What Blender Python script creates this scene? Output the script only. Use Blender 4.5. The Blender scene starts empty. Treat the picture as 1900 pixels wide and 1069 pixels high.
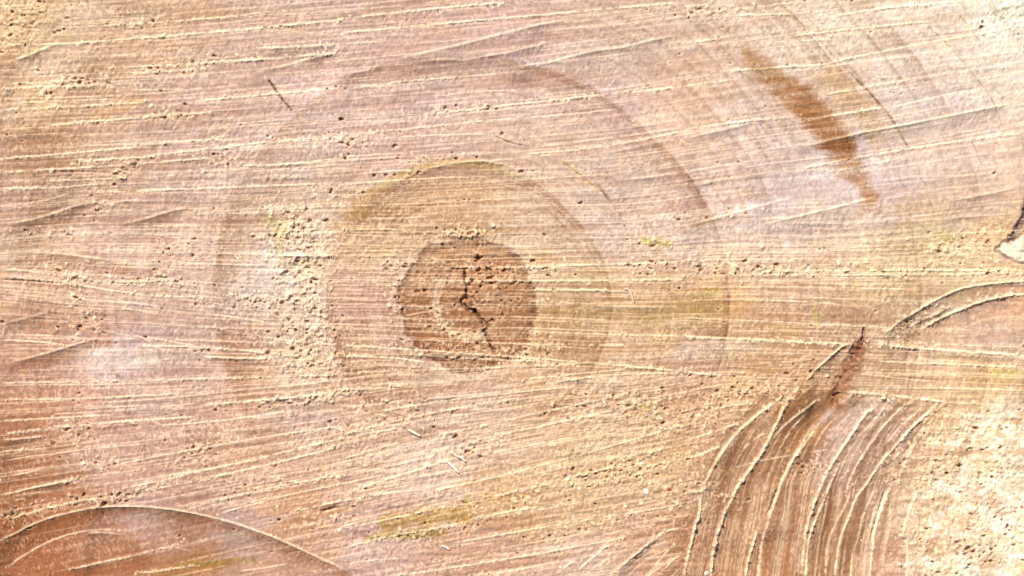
import bpy, math
import numpy as np
from mathutils import Vector
rng = np.random.default_rng(7)
C = bpy.context.scene.collection
SC = bpy.context.scene
PX = 0.0003                       # metres of wood per unit of the plan below
CU, CV = 950.0, 534.5             # plan point under the camera
PITH = (868.0, 565.0)

# ------------------------------------------------------------------ camera, sky, sun
cam_d = bpy.data.cameras.new("camera"); cam = bpy.data.objects.new("camera", cam_d); C.objects.link(cam)
cam_d.lens = 60; cam_d.sensor_width = 36; cam_d.clip_start = 0.01; cam_d.clip_end = 100
cam.location = (0, 0, 1900 * PX * 60 / 36)
SC.camera = cam
SUN_EL, SUN_AZ = 44.0, 32.0       # azimuth counted from +Y towards -X
w = bpy.data.worlds.new("World"); SC.world = w; w.use_nodes = True
nt = w.node_tree; bg = nt.nodes["Background"]
sky = nt.nodes.new("ShaderNodeTexSky"); sky.sky_type = 'NISHITA'; sky.sun_disc = False
sky.sun_elevation = math.radians(SUN_EL); sky.sun_rotation = math.radians(-SUN_AZ)
nt.links.new(sky.outputs[0], bg.inputs[0]); bg.inputs[1].default_value = 0.05; sky.dust_density = 4.0; sky.ozone_density = 0.6
sd = bpy.data.lights.new("sun", 'SUN'); sd.energy = 4.0; sd.angle = math.radians(0.9); sd.color = (1.0, 0.965, 0.925)
sun = bpy.data.objects.new("sun", sd); C.objects.link(sun)
ce, se = math.cos(math.radians(SUN_EL)), math.sin(math.radians(SUN_EL))
sv_ = Vector((-math.sin(math.radians(SUN_AZ)) * ce, math.cos(math.radians(SUN_AZ)) * ce, se))
sun.rotation_euler = (-sv_).to_track_quat('-Z', 'Y').to_euler()
SC.view_settings.view_transform = 'Standard'; SC.view_settings.look = 'None'
SC.view_settings.exposure = 0.50; SC.view_settings.gamma = 1

# ------------------------------------------------------------------ helpers
def lin(c):
    c = np.asarray(c, float) / 255.0
    return np.where(c <= 0.04045, c / 12.92, ((c + 0.055) / 1.055) ** 2.4)
ALB = 0.585                        # from seen tone to wood reflectance
def tone(*c): return lin(c) * ALB

TAB = rng.random((64, 256, 256)).astype(np.float32) * 2 - 1
def vn(U, V, su, sv, k):
    a = U / su; b = V / sv
    ia = np.floor(a).astype(np.int32); ib = np.floor(b).astype(np.int32)
    fa = (a - ia).astype(np.float32); fb = (b - ib).astype(np.float32)
    fa = fa * fa * (3 - 2 * fa); fb = fb * fb * (3 - 2 * fb)
    T = TAB[k % 64]; i0 = ia & 255; i1 = (ia + 1) & 255; j0 = ib & 255; j1 = (ib + 1) & 255
    x0 = T[i0, j0] * (1 - fa) + T[i1, j0] * fa
    x1 = T[i0, j1] * (1 - fa) + T[i1, j1] * fa
    return x0 * (1 - fb) + x1 * fb
def sst(x, a, b):
    t = np.clip((x - a) / (b - a), 0, 1); return t * t * (3 - 2 * t)

# plan grid: dense in the part looked at, coarser out to the bark
STEP = 1.6
def axis(lo, hi, far_lo, far_hi):
    core = np.arange(lo, hi + STEP, STEP)
    def grow(start, end, sgn):
        out = []; p = start; d = STEP
        while (end - p) * sgn > 0:
            d *= 1.25; p = p + sgn * min(d, 30); out.append(p)
        return out
    return np.array(grow(core[0], far_lo, -1)[::-1] + list(core) + grow(core[-1], far_hi, 1))
RF = 1275.0
UA = axis(-40, 1940, PITH[0] - RF - 20, PITH[0] + RF + 20)
VA = axis(-40, 1109, PITH[1] - RF - 20, PITH[1] + RF + 20)
NU, NV = len(UA), len(VA)
U, V = np.meshgrid(UA, VA)        # [row v, col u]
U = U.astype(np.float32); V = V.astype(np.float32)
Hh = np.zeros_like(U)
PALE = np.zeros_like(U)           # torn pale fibre showing
def ix(arr, x): return int(np.clip(np.searchsorted(arr, x), 0, len(arr) - 1))

def idw(anc, ncol, p=3.0, soft=60.0):
    ug = np.linspace(UA[0], UA[-1], 120); vg = np.linspace(VA[0], VA[-1], 90)
    ug = np.concatenate([[UA[0]], np.linspace(-40, 1940, 110), [UA[-1]]]); vg = np.concatenate([[VA[0]], np.linspace(-40, 1110, 64), [VA[-1]]])
    a = np.array(anc, float)
    gu, gv = np.meshgrid(ug, vg)
    d = np.sqrt((gu[..., None] - a[:, 0]) ** 2 + (gv[..., None] - a[:, 1]) ** 2 + soft ** 2)
    wt = d ** -p; wt /= wt.sum(-1, keepdims=True)
    out = wt @ a[:, 2:2 + ncol]
    return ug, vg, out
def up(ug, vg, f, UU, VV):
    i = np.clip(np.searchsorted(ug, UU) - 1, 0, len(ug) - 2); j = np.clip(np.searchsorted(vg, VV) - 1, 0, len(vg) - 2)
    fu = np.clip((UU - ug[i]) / (ug[i + 1] - ug[i]), 0, 1); fv = np.clip((VV - vg[j]) / (vg[j + 1] - vg[j]), 0, 1)
    if f.ndim == 3: fu = fu[..., None]; fv = fv[..., None]
    return (f[j, i] * (1 - fu) + f[j, i + 1] * fu) * (1 - fv) + (f[j + 1, i] * (1 - fu) + f[j + 1, i + 1] * fu) * fv

SL = [(100,60,-.05),(450,60,-.09),(900,60,-.11),(1400,60,-.14),(1800,60,-.14),(100,200,-.05),(500,220,-.09),(900,200,-.1),
 (1300,220,-.17),(1750,220,-.18),(100,330,-.05),(500,330,-.06),(900,340,-.04),(1300,350,-.15),(1750,360,-.12),(60,450,-.1),
 (350,450,0),(700,480,0),(1050,480,-.01),(1400,480,-.01),(1800,500,-.01),(80,540,.1),(350,560,.09),(700,560,.02),(1100,560,.01),
 (1500,580,.03),(1800,650,.04),(100,660,.02),(400,650,.04),(750,650,.05),(1050,660,.06),(1400,690,.03),(100,740,-.06),(400,740,-.1),
 (700,740,-.15),(1000,740,-.15),(1300,760,-.2),(100,850,-.15),(400,850,-.18),(700,850,-.24),(1000,850,-.22),(1250,850,-.2),
 (100,1000,-.2),(400,1000,-.22),(700,1000,-.2),(1000,1000,-.17)]
SLF = idw(SL, 1, 4, 25)
def slope_at(u, v): return up(SLF[0], SLF[1], SLF[2][..., 0], u, v)

# ------------------------------------------------------------------ strokes read off the plan
TL = dict(A=(0,0),B=(630,0),C=(1260,0),D=(0,355),E=(630,355),G=(1260,355),H=(0,709),I=(630,709),J=(1260,709))
K = 640 / 1900.0
TXT = """
A R1.5 330,150 700,140 930,120 1250,90 1500,70
A R2 600,225 700,215 900,200 1100,190 1250,170 1440,150 1660,135 1900,110
A R1.5 0,245 150,245 330,240 500,240 620,220
A S4,12 0,352 100,330 200,290 300,250 360,238
A F 270,400 350,330 480,280 620,240
A F 700,300 900,270
A R1.5 1400,265 1600,258 1900,240
A S2,10 1400,275 1600,268 1900,250
A R2.5 600,380 750,375 950,355 1110,345 1250,340 1400,335 1500,325 1650,315 1900,285
A R1.5 700,410 850,400 1000,388 1150,382
A S3,14 1350,420 1450,390 1600,355 1750,315 1900,290
A R1.2 0,460 250,455 500,440
A R1.5 0,490 200,480 500,475
A R1 700,495 900,495 1050,490 1200,485 1350,465
A R1.2 0,545 300,540 700,530
A R1.2 0,570 300,560 650,545
A R2 0,605 200,600 400,585 800,565
A R2 1050,560 1250,550 1400,525 1500,515 1650,510 1900,480
A F 1000,600 1300,575 1500,560
A R2 250,690 450,685 600,660 850,640 1000,635 1200,620
A R1 1100,690 1350,680 1500,660 1600,655
A F 1600,610 1750,590 1900,570
A R2 800,800 1000,780 1300,765
A R2 1450,790 1600,775 1800,760 1900,755
A R1.5 800,860 1000,840 1200,815 1400,795 1500,780
A R2 0,880 150,860 350,850 600,830 800,805
A R2 400,895 600,880 900,860
A R2 0,950 200,940 500,925 800,900 1000,880 1200,870
A D1 300,945 620,950
A R1.5 0,1000 300,995 700,985
A R1.5 800,990 1000,960
A R2 1300,915 1500,910 1700,895 1900,870
A R1 1350,950 1600,930 1900,900
A R1.5 500,1060 1000,1055 1500,1010 1800,1020
A R1.5 0,1040 300,1035 600,1010
B R2 0,110 120,90 300,70 500,55 700,35 930,15
B R2 0,180 150,170 350,155 600,130 750,115 1000,90 1200,75 1350,60 1600,45 1900,12
B F 650,140 900,125 1050,110
B R1.5 0,245 150,235 250,228
B S4,24 280,335 400,310 600,265 800,215 1000,165 1150,130 1320,105
B R1 0,300 120,290
B S2.5,18 400,350 550,330 700,330 850,305 1000,275 1150,235 1250,210
B S3.5,24 900,385 1000,365 1150,345 1250,320 1400,285 1550,265 1700,230 1900,190
B S2,16 0,420 150,390 280,340
B R2 50,490 200,470 350,450 550,432 680,420
B R1 680,420 900,405
B F 900,385 1100,360
B F 1050,460 1200,430 1320,410
B F 0,555 300,510 500,470
B R1 500,530 800,500 1000,500
B R2 480,630 600,615 750,605 950,580 1100,555 1240,550 1400,525 1550,510 1700,500 1900,480
B R1.5 100,740 300,720 480,700 700,680 850,660 1000,650
B R1 1000,650 1250,630 1550,600
B R1 150,770 400,760 600,735 700,740 850,745
B D1 850,750 950,790 1050,810
B R1.2 1050,815 1250,790 1600,740 1750,735 1900,700
B R1.5 1000,850 1200,835 1500,800 1700,765 1900,720
B S2,18 1400,860 1600,820 1750,785 1900,765
B R1 0,865 200,855 500,825 650,815
B R1 800,890 1000,870 1200,850
B R1 0,970 200,950 450,935
B R1.5 0,1020 250,1000 450,985 700,975
B S2,18 1500,1000 1700,980 1900,950
B F 800,1010 1100,1040 1400,1035
B S2.5,12 220,1069 300,1010 400,960 500,930 620,905 760,890 880,905 960,930 1010,950
C R1 0,40 200,20
C R2 850,90 1000,65 1200,40 1400,20 1550,10
C R1.5 250,90 450,80 650,78
C R1.5 600,200 800,180 1000,160 1200,130 1400,120
C R2 0,250 150,225 250,210
C R1.5 450,240 700,225 850,215
C R1.5 700,370 900,345 1080,300 1250,250 1500,210 1700,180 1850,160
C R2 150,400 300,390 450,380 650,365 800,360
C R1 0,480 150,460 350,430
C R1.5 780,525 1000,490 1150,460 1300,440
C R1 1050,430 1250,420
C R2 680,665 850,640 1000,610 1150,590
C S2.5,20 0,775 150,740 300,705 430,680
C R1.5 0,720 150,690 300,680 600,650 680,640
C S4,18 550,830 750,795 900,760 1050,725 1200,700 1400,660 1600,620 1900,560
C R1 1100,620 1350,550 1600,500 1750,480
C R2 650,935 850,890 1000,870 1150,835 1300,820 1500,790 1700,750 1900,735
C R1.5 850,945 1000,915 1150,890 1300,850
C S2,18 0,1050 200,1000 350,980 500,950 650,935
C S1.5,16 1050,1010 1300,980 1600,970 1900,940
C R1 0,960 200,920 400,900
D S4.5,16 0,200 100,175 250,140 400,90 550,55
D R1 0,70 200,60 400,10
D F 100,320 300,260 500,230
D S3,14 620,195 800,155 950,110 1100,90
D R1 500,90 650,60 800,40
D F 750,300 900,250 1050,220
D R1 600,330 800,330 950,310
D R1 1000,120 1300,125 1500,120
D R1 700,195 900,190 1150,190
D S3,20 60,345 300,345 500,370 720,395
D R2.5 0,425 100,435 250,455 400,465 500,480
D D1.5 0,486 150,493 350,508
D R2 500,500 700,500 950,490
D R2 400,510 600,550 800,570 1000,580 1120,590
D R1.5 0,470 200,488 400,505
D R1 500,560 700,610 900,640
D R1 0,560 200,580 400,600
D R1 0,590 200,605 450,625
D S2,14 0,740 150,700 300,660
D F 0,640 150,600
D R2 630,640 800,665 900,680
D R1.5 1120,680 1250,690 1500,730
D R1.5 1120,740 1400,790 1600,830 1800,840 1900,850
D R1.5 0,820 200,830 380,850
D R1 0,790 250,795 500,815
D R1 600,780 900,820 1100,860
D S5,20 0,962 150,922 300,882 450,837 620,795
D R2 750,850 900,860 1100,860 1300,870 1500,900 1700,920
D R2 1100,910 1300,920 1500,920
D S2.5,14 1100,916 1300,926 1500,926
D R1.5 0,1060 200,1055 400,1040 600,1060 800,1045 1000,1030 1200,1035 1400,1030 1700,1015 1900,1010
D F 550,990 750,950 900,930 1050,910
D F 0,990 300,985 600,980
D R2 1300,350 1500,355 1700,355 1900,355
D S2.5,8 1550,362 1800,362 1900,362
D R1.5 1200,565 1500,590 1750,590
E R1 150,150 300,150 500,140
E R1.5 0,215 200,210 400,215
E R1 0,240 300,250
E R1 0,280 200,275
E R1 0,330 300,330 400,340
E R1.5 0,355 200,360
E R2 600,420 1000,415 1300,412 1650,400 1900,390
E D1.5 600,427 700,427
E R2 330,490 600,490 800,500 1000,490 1300,495 1600,490 1900,485
E R2 1000,545 1150,545 1300,545 1500,545
E R1.5 1000,605 1200,610 1300,620
E S2.5,12 1300,627 1500,637 1900,642
E R1 0,545 150,545
E R1 330,630 550,640
E R1 340,690 540,655
E R1.5 1000,770 1150,780 1400,790 1600,790 1900,800
E R1 900,690 1200,700 1500,710
E R1.5 450,820 700,830 1000,840 1300,850 1600,850
E R2 0,845 150,850 300,870 420,885 600,895 850,905 1100,920 1300,930 1500,960 1700,975 1900,1000
E S3,12 420,892 600,902 850,910
E R2 0,910 200,915 400,930 500,945
E R1.5 420,900 600,915 900,930 1200,940
E R1.5 100,995 400,990 620,990 850,970 1100,955 1400,950
E R1.5 1000,1040 1200,1015 1400,1000 1600,980
E R1.5 1100,1069 1300,1040 1500,1015 1700,1000 1900,1010
E R1 0,1069 350,1060 620,1050
G S3,26 0,205 100,180 300,125 500,70 700,20
G S3.5,26 400,200 550,165 700,130 850,95 1000,55 1150,20
P S2.5,24 1740,378 1790,369 1833,361 1900,347
G R1 450,155 600,145
G S1.5,16 1050,180 1400,160 1700,135 1900,125
G R1.2 0,350 400,345 700,335 1000,310 1300,325 1750,320
G R1.2 0,380 400,380 800,378
G R1 0,410 300,412
G R2 400,440 850,445 1200,435 1500,430 1900,438
G R1.5 400,460 900,465 1500,455 1900,450
G R1 0,500 500,495 900,490
G R1 0,530 500,525 1000,540 1300,540
G R1.2 300,600 500,605 700,610 900,625
G R1.2 0,700 300,700 600,725 800,740 1000,745 1170,745
G R2.5 0,800 200,810 400,820 700,830 960,845
G R2.5 1100,850 1300,860 1500,880 1700,890 1900,905
G S2,12 1100,858 1300,868 1500,888 1700,898 1900,913
G R1.5 1100,940 1300,945 1600,960 1900,970
G R1 950,1000 1200,1030 1500,1060
G R1 400,950 600,940 800,920
G R2 0,990 150,1010 250,1020
G S6,14 1110,815 1180,750 1250,700 1350,640 1450,585 1560,540 1700,515 1800,505 1950,498
G R2 1110,812 1180,747 1250,697 1350,637 1450,582 1560,537 1700,512 1800,502 1950,495
G S3,8 1230,800 1310,730 1400,690 1500,640 1560,625
G S5,14 1310,785 1400,730 1500,680 1570,650 1650,620 1750,590 1820,577 1950,573
G R2.5 1310,782 1400,727 1500,677 1570,647 1650,617 1750,587 1820,574 1950,570
G F 1500,800 1650,720 1800,695 1900,690
G F 1500,805 1700,790 1900,800
G S5,16 690,1060 740,1000 800,945 850,900 900,860 950,840
G R1.5 690,1057 740,997 800,942 850,897 900,857 950,837
H R1 0,20 500,15 1000,0
H R1.5 0,100 200,95 500,90 800,80 1000,60
H R1.5 0,215 200,210 400,190 620,185
H R2 0,290 200,265 400,240 600,230 750,215 900,200 1100,195
H R1.5 850,240 1000,235 1250,210 1400,190 1600,160
H R2.5 1100,130 1300,115 1500,95 1700,80 1900,60
H R1.5 0,320 150,310 270,295
H S3,14 0,326 150,316 270,301
H R1.5 0,385 150,375 270,365
H R1 0,440 150,410 350,385 600,365 900,330
H R1.5 0,530 150,500 250,480
H R2 0,625 150,590 300,560 450,530
H S2.5,12 0,631 150,596 300,566 450,536
H R1 0,670 150,640
H R1.5 600,470 750,430 950,390 1100,370 1300,330 1500,300 1700,270 1900,240
H R1.5 0,775 100,745 250,690 400,670 550,640 700,625
H R1.5 650,600 800,560 1000,510 1200,470 1400,430 1600,390 1900,300
H R2 750,610 900,575 1100,540 1300,500 1500,450 1700,400 1900,350
H R2 1000,710 1150,670 1280,630 1400,610 1600,560 1900,510
H R1.5 1180,730 1300,710 1500,640 1700,600 1900,560
H R2 1600,720 1700,695 1800,675 1900,650
H D3 1760,715 1870,685
H R1.5 1600,800 1750,780 1900,760
H S8,26 -90,920 0,878 100,830 200,780 300,745 400,720 500,700 600,690 750,690 850,695 1000,715 1150,745 1300,785 1400,820 1500,855 1600,900 1700,945 1800,990 1900,1040 1960,1075
H R1.2 0,874 100,826 200,776 300,741 400,716 500,696 600,686 750,686 850,691 1000,711 1150,741
H R1.5 20,1030 130,970 250,880 350,850 450,830 550,820 650,820
H S2.5,16 450,840 600,840 720,858
H R2 350,1040 500,1010 650,980 800,940 900,920 1000,890 1050,880
H S2,16 350,1046 500,1016 650,986 800,946 900,926
H R1.5 740,1060 900,1040 1100,1010
H R1.2 1300,1050 1450,1030 1600,1005
H F 930,910 1020,930 1100,960
I R2 0,45 150,40 300,25 400,15
I R1 0,135 200,125 400,95
I S2,12 400,110 500,95 700,80
I R1.5 200,170 400,125 600,100 800,80 1000,60 1300,20
I R1.5 0,295 150,255 300,215 450,185 600,160 800,120 1000,85
I R2 0,320 130,290 350,250
I R1.5 500,310 600,280 750,235 900,215 1050,190 1200,155 1400,105 1600,60
I R1.5 700,330 900,295 1000,270 1150,230 1300,200 1500,160 1700,120
I R1.5 0,430 200,370 350,330
I R2 80,590 200,560 350,510 500,460 600,430
I R1 700,420 900,380 1100,340 1300,300
I R1 0,620 250,580 450,540
I R1.5 500,600 700,560 900,510 1000,490 1200,440 1400,380 1500,350 1650,310 1750,280 1900,230
I R1.5 0,660 150,630 300,610 500,590
I R2 150,780 400,730 550,690 680,660
I R1.5 800,640 950,610 1050,580 1250,540 1400,500 1550,450
I R2 0,800 130,770
I R2 700,760 850,735 1000,700 1150,680
I R2 0,920 120,890 250,860 400,830 550,800 700,790
I R1.5 600,890 800,860 1000,820 1200,800 1400,750 1600,710 1900,680
I R1 0,1010 200,980 400,970
I R1.5 300,1069 600,1030 800,990 1000,960 1200,930 1400,890 1600,850
I R1.5 700,1069 900,1050 1050,1020 1200,990
I R2 1180,1069 1230,1030 1290,990
I R2 1300,1050 1370,990 1450,920 1540,870
I R1.5 1380,1060 1450,1000 1540,890
I R2 1500,1069 1570,1000 1650,930 1740,860 1790,825 1900,800
I S3,10 1500,1075 1574,1006 1654,936 1744,866 1794,831
I R1.5 1700,1069 1800,940 1900,860
I R1.5 1750,1069 1900,920
J R2.5 570,85 450,170 330,270 250,370 200,450 140,560 120,640 115,720 90,790 70,880 40,1000 15,1110
J S7,22 573,90 455,173 335,273 255,373 205,453 145,562 125,642 120,722 95,792 75,882 45,1002 20,1110
J R3 660,30 590,120 550,210 510,290 480,350 440,420 390,490 340,560 290,650 240,760 210,860 190,940 170,1110
J S8,18 664,30 596,120 556,210 516,290 486,350 446,420 396,490 346,560 296,650 246,760 216,860 196,940 176,1110
J R1.5 520,260 400,330 320,420
J R1.5 260,500 190,610 140,700 100,800
J R2 800,70 700,150 610,220 540,290 490,350
J S4,12 804,73 704,153 614,223 544,293
J R1.5 700,180 630,260 560,360
J R2.5 780,230 720,320 660,390 600,490 560,580 520,690 490,780 460,890 435,1110
J S4,16 786,230 726,320 666,390 606,490 566,580 526,690 496,780 466,890 441,1110
J D3 550,580 510,690 485,740
J R2 440,800 410,900 380,1000 362,1110
J S4,14 445,800 415,900 385,1000 367,1110
J R3 1130,90 1030,180 950,290 880,400 830,480 780,590 740,690 710,790 690,920 675,1110
J S5,10 1135,92 1035,182 955,292 885,402 835,482 785,592 745,692 715,792 695,922 680,1110
J R1.5 1160,100 1080,210 980,320
J R2.5 900,430 840,560 800,660 760,750 730,840 710,940 695,1110
J S5,22 905,430 845,560 805,660 765,750 735,840 715,940 700,1110
J R1.5 1260,110 1150,220 1080,310 1000,430 950,530 920,640
J S2,14 1265,110 1155,220 1085,310 1005,430 955,530 925,640
J R2 1440,120 1330,210 1250,290 1180,370 1110,450 1040,560 980,640 930,770 890,880 855,1110
J S3,16 1445,120 1335,210 1255,290 1185,370 1115,450 1045,560 985,640 935,770 895,880 860,1110
J R1.2 1350,130 1220,250 1130,360
J R1.2 960,600 900,720 850,820 820,930 805,1110
J R1.5 1120,540 1060,640 1010,770 990,860 960,960 945,1110
J S2.5,16 1125,540 1065,640 1015,770 995,860 965,960 950,1110
J R2 1190,550 1150,620 1110,730 1080,830 1070,930 1045,1110
J D2 1150,570 1110,690 1065,850 1058,900
J R1.2 1340,540 1300,640 1260,740 1240,840 1260,920 1250,1110
J R1.2 1400,290 1350,370
J R1.2 1430,290 1380,370
J R1.2 1460,280 1400,370
J R1.2 1300,340 1230,420
J R1.2 1680,230 1630,290
J F 980,130 850,220 780,300
J F 900,100 790,230
J R1 290,480 400,450 600,410 650,405
J R1 640,400 800,380 900,350
J R2 900,55 1050,65 1200,80 1350,95 1500,120
J R1 1480,580 1450,660
J F 340,700 300,820 260,1069
J F 640,600 560,800 530,1069
J F 1180,600 1150,800 1120,1069
J R1.5 0,220 200,150 400,110
J R1.5 0,330 150,290 350,220
J R1.5 0,430 120,400 250,340
"""
def smooth(p, n=1.2):
    p = np.array(p, float)
    q = np.vstack([2 * p[0] - p[1], p, 2 * p[-1] - p[-2]])
    out = []
    for i in range(1, len(q) - 2):
        L = np.hypot(*(q[i + 1] - q[i])); m = max(2, int(L / n))
        t = np.linspace(0, 1, m, endpoint=False)[:, None]
        a, b, c, d = q[i - 1], q[i], q[i + 1], q[i + 2]
        out.append(0.5 * (2 * b + (c - a) * t + (2 * a - 5 * b + 4 * c - d) * t ** 2 + (3 * b - a - 3 * c + d) * t ** 3))
    out.append(p[-1:]); return np.vstack(out)
STROKES = []
for ln in TXT.strip().splitlines():
    f = ln.split(); pts = [tuple(map(float, s.split(','))) for s in f[2:]]
    if f[0] != 'P': pts = [(TL[f[0]][0] + x * K, TL[f[0]][1] + y * K) for x, y in pts]
    a = [float(x) for x in f[1][1:].split(',')] if len(f[1]) > 1 else [1.0]
    q = np.array(pts)
    if f[1][0] in 'RFD' and f[0] != 'J' and len(q) > 3 and abs(q[-1, 0] - q[0, 0]) > 3 * abs(q[-1, 1] - q[0, 1]) and f[0] + f[1] != 'HR1.2':
        pf = np.polyfit(q[:, 0], q[:, 1], 2); xs = np.linspace(q[0, 0], q[-1, 0], len(q)); pts = list(zip(xs, np.polyval(pf, xs)))
    STROKES.append((f[1][0], a, smooth(pts)))

def band(path, B, fn, endfade=25.0):
    """call fn(signed offset, along, end fade, row/col index arrays) in a band beside a path; offset > 0 is below / right"""
    d = path[-1] - path[0]
    if abs(d[0]) >= abs(d[1]):
        o = np.argsort(path[:, 0]); p = path[o]
        c0, c1 = ix(UA, p[0, 0]), ix(UA, p[-1, 0])
        if c1 - c0 < 2: return
        us = UA[c0:c1]; f = np.interp(us, p[:, 0], p[:, 1]); sl = np.gradient(f, us); cs = 1 / np.sqrt(1 + sl ** 2)
        r0, r1 = ix(VA, f.min() - B * 1.6), ix(VA, f.max() + B * 1.6) + 1
        S = np.s_[r0:r1, c0:c1]
        off = (VA[r0:r1, None] - f[None]) * cs[None]; al = np.broadcast_to(us[None], off.shape)
        end = np.minimum(us - us[0], us[-1] - us)
    else:
        o = np.argsort(path[:, 1]); p = path[o]
        c0, c1 = ix(VA, p[0, 1]), ix(VA, p[-1, 1])
        if c1 - c0 < 2: return
        vs = VA[c0:c1]; f = np.interp(vs, p[:, 1], p[:, 0]); sl = np.gradient(f, vs); cs = 1 / np.sqrt(1 + sl ** 2)
        r0, r1 = ix(UA, f.min() - B * 1.6), ix(UA, f.max() + B * 1.6) + 1
        S = np.s_[c0:c1, r0:r1]
        off = (UA[None, r0:r1] - f[:, None]) * cs[:, None]; al = np.broadcast_to(vs[:, None], off.shape)
        end = np.minimum(vs - vs[0], vs[-1] - vs)[:, None]
        end = np.broadcast_to(end, off.shape)
    if end.ndim == 1: end = np.broadcast_to(end[None], off.shape)
    ef = sst(end, 0, min(endfade, end.max() * 0.6 + 1e-3))
    fn(off.astype(np.float32), al.astype(np.float32), ef.astype(np.float32), S)

# random lay lines of the saw, following the slope field
def lay(u, v, half):
    out = []
    for sg in (-1, 1):
        p = np.array([u, v], float); seg = []
        for _ in range(int(half / 10)):
            s = slope_at(p[0], p[1]); p = p + sg * np.array([10.0, 10.0 * s]); seg.append(p.copy())
        out.append(seg)
    return np.array(out[0][::-1] + [[u, v]] + out[1])
def arc_u(v, k):   # family of curved saw marks in the groove field, k from 0 (outer) to 1
    vv = np.array([715, 760, 800, 850, 900, 950, 1000, 1080.])
    a = np.interp(v, vv, [1440, 1392, 1350, 1322, 1302, 1296, 1284, 1268]); b = np.interp(v, vv, [1760, 1720, 1690, 1660, 1640, 1632, 1622, 1612])
    return a + (b - a) * k

def in_groove_field(u, v):
    return (v > 722) & (u > arc_u(v, 0)) & (u < arc_u(v, 1.08)) & (v > 728 + (u - 1560) * 0.11)
ARC = smooth([(0 + x * K, 709 + y * K) for x, y in [(-130,940),(0,878),(100,830),(200,780),(300,745),(400,720),(500,700),(600,690),(750,690),(850,695),(1000,715),(1150,745),(1300,785),(1400,820),(1500,855),(1600,900),(1700,945),(1800,990),(1900,1040),(2100,1150)]])
def arc_v(u): return np.interp(u, ARC[:, 0], ARC[:, 1], left=1400, right=1400)
TORN = [(1660,1120),(1690,960),(1720,850),(1770,780),(1830,750),(1960,720),(2300,700),(2300,1400),(1600,1400)]
def inside(poly, u, v):
    r = np.zeros(np.shape(u), bool); n = len(poly)
    for i in range(n):
        (x0, y0), (x1, y1) = poly[i], poly[(i + 1) % n]
        if y0 == y1: continue
        c = ((y0 > v) != (y1 > v)) & (u < (x1 - x0) * (v - y0) / (y1 - y0) + x0)
        r ^= c
    return r

def poly_d(poly, S):
    uu, vv = U[S], V[S]; dd = np.full(uu.shape, 1e9, np.float32)
    for i in range(len(poly)):
        a = np.array(poly[i]); b = np.array(poly[(i + 1) % len(poly)]); ab = b - a
        t = np.clip(((uu - a[0]) * ab[0] + (vv - a[1]) * ab[1]) / (ab @ ab), 0, 1)
        dd = np.minimum(dd, np.hypot(uu - a[0] - t * ab[0], vv - a[1] - t * ab[1]))
    return np.where(inside(poly, uu, vv), -dd, dd)

# coordinate across the saw strokes, for streaks that follow them
_ug = np.linspace(UA[0], UA[-1], 330); _vg = np.linspace(VA[0], VA[-1], 260); _gu, _gv = np.meshgrid(_ug, _vg)
_sl = slope_at(_gu, _gv); _cs = np.cumsum(_sl, 1) * (_ug[1] - _ug[0]); _cs -= _cs[:, [160]]
PSI = (V - up(_ug, _vg, _cs, U, V)).astype(np.float32)
_gf = in_groove_field(U, V); _ku = (U - arc_u(V, 0)).astype(np.float32)
ALO = np.where(_gf, V, U).astype(np.float32); PSI = np.where(_gf, _ku, PSI).astype(np.float32)
ST1 = vn(ALO, PSI, 190, 13, 62) + 0.7 * vn(ALO, PSI, 120, 5.5, 63); ST2 = vn(ALO, PSI, 80, 3.4, 0) + 0.5 * vn(ALO, PSI, 240, 26, 1)
# ------------------------------------------------------------------ roughness and tone over the face
RO = [(100,40,1.1),(450,60,.8),(900,60,.55),(1400,60,.7),(1800,60,.6),(100,200,1.0),(500,200,.75),(900,200,.6),(1300,200,.5),(1700,200,.55),
 (100,330,.9),(400,330,.9),(560,330,1.2),(750,340,.8),(950,350,.7),(1200,350,.6),(1500,350,.45),(1800,350,.5),
 (60,450,.8),(250,450,.8),(450,450,.9),(570,450,1.7),(680,470,1.0),(860,500,1.5),(1050,450,.8),(1250,470,.8),(1500,470,.9),(1800,480,.9),
 (100,540,1.1),(300,560,1.0),(480,560,1.2),(580,580,1.8),(680,600,.9),(800,640,1.4),(920,620,1.2),(1100,600,.7),(1300,600,.8),(1600,590,.8),(1820,580,.6),
 (100,680,.7),(350,670,1.0),(590,680,1.7),(800,720,.7),(1200,690,1.0),(1500,690,1.0),(1800,680,.9),
 (100,760,.9),(350,760,1.0),(600,770,1.1),(850,780,1.4),(1150,760,1.5),(1350,770,1.4),(100,860,1.0),(400,860,1.3),(700,860,1.4),(1000,860,1.3),(1250,860,1.3),
 (100,1000,.5),(300,980,.4),(450,1030,.6),(700,960,1.1),(950,1000,1.0),(1200,960,1.1),(1150,1050,.7),(1400,850,.5),(1500,1000,.45),(1620,900,.7),
 (1760,850,1.6),(1800,980,1.9),(1880,900,1.7),(1870,1050,1.9)]
rf = idw(RO, 1, 4, 30); ROUGH = up(rf[0], rf[1], rf[2][..., 0], U, V).astype(np.float32)
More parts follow.
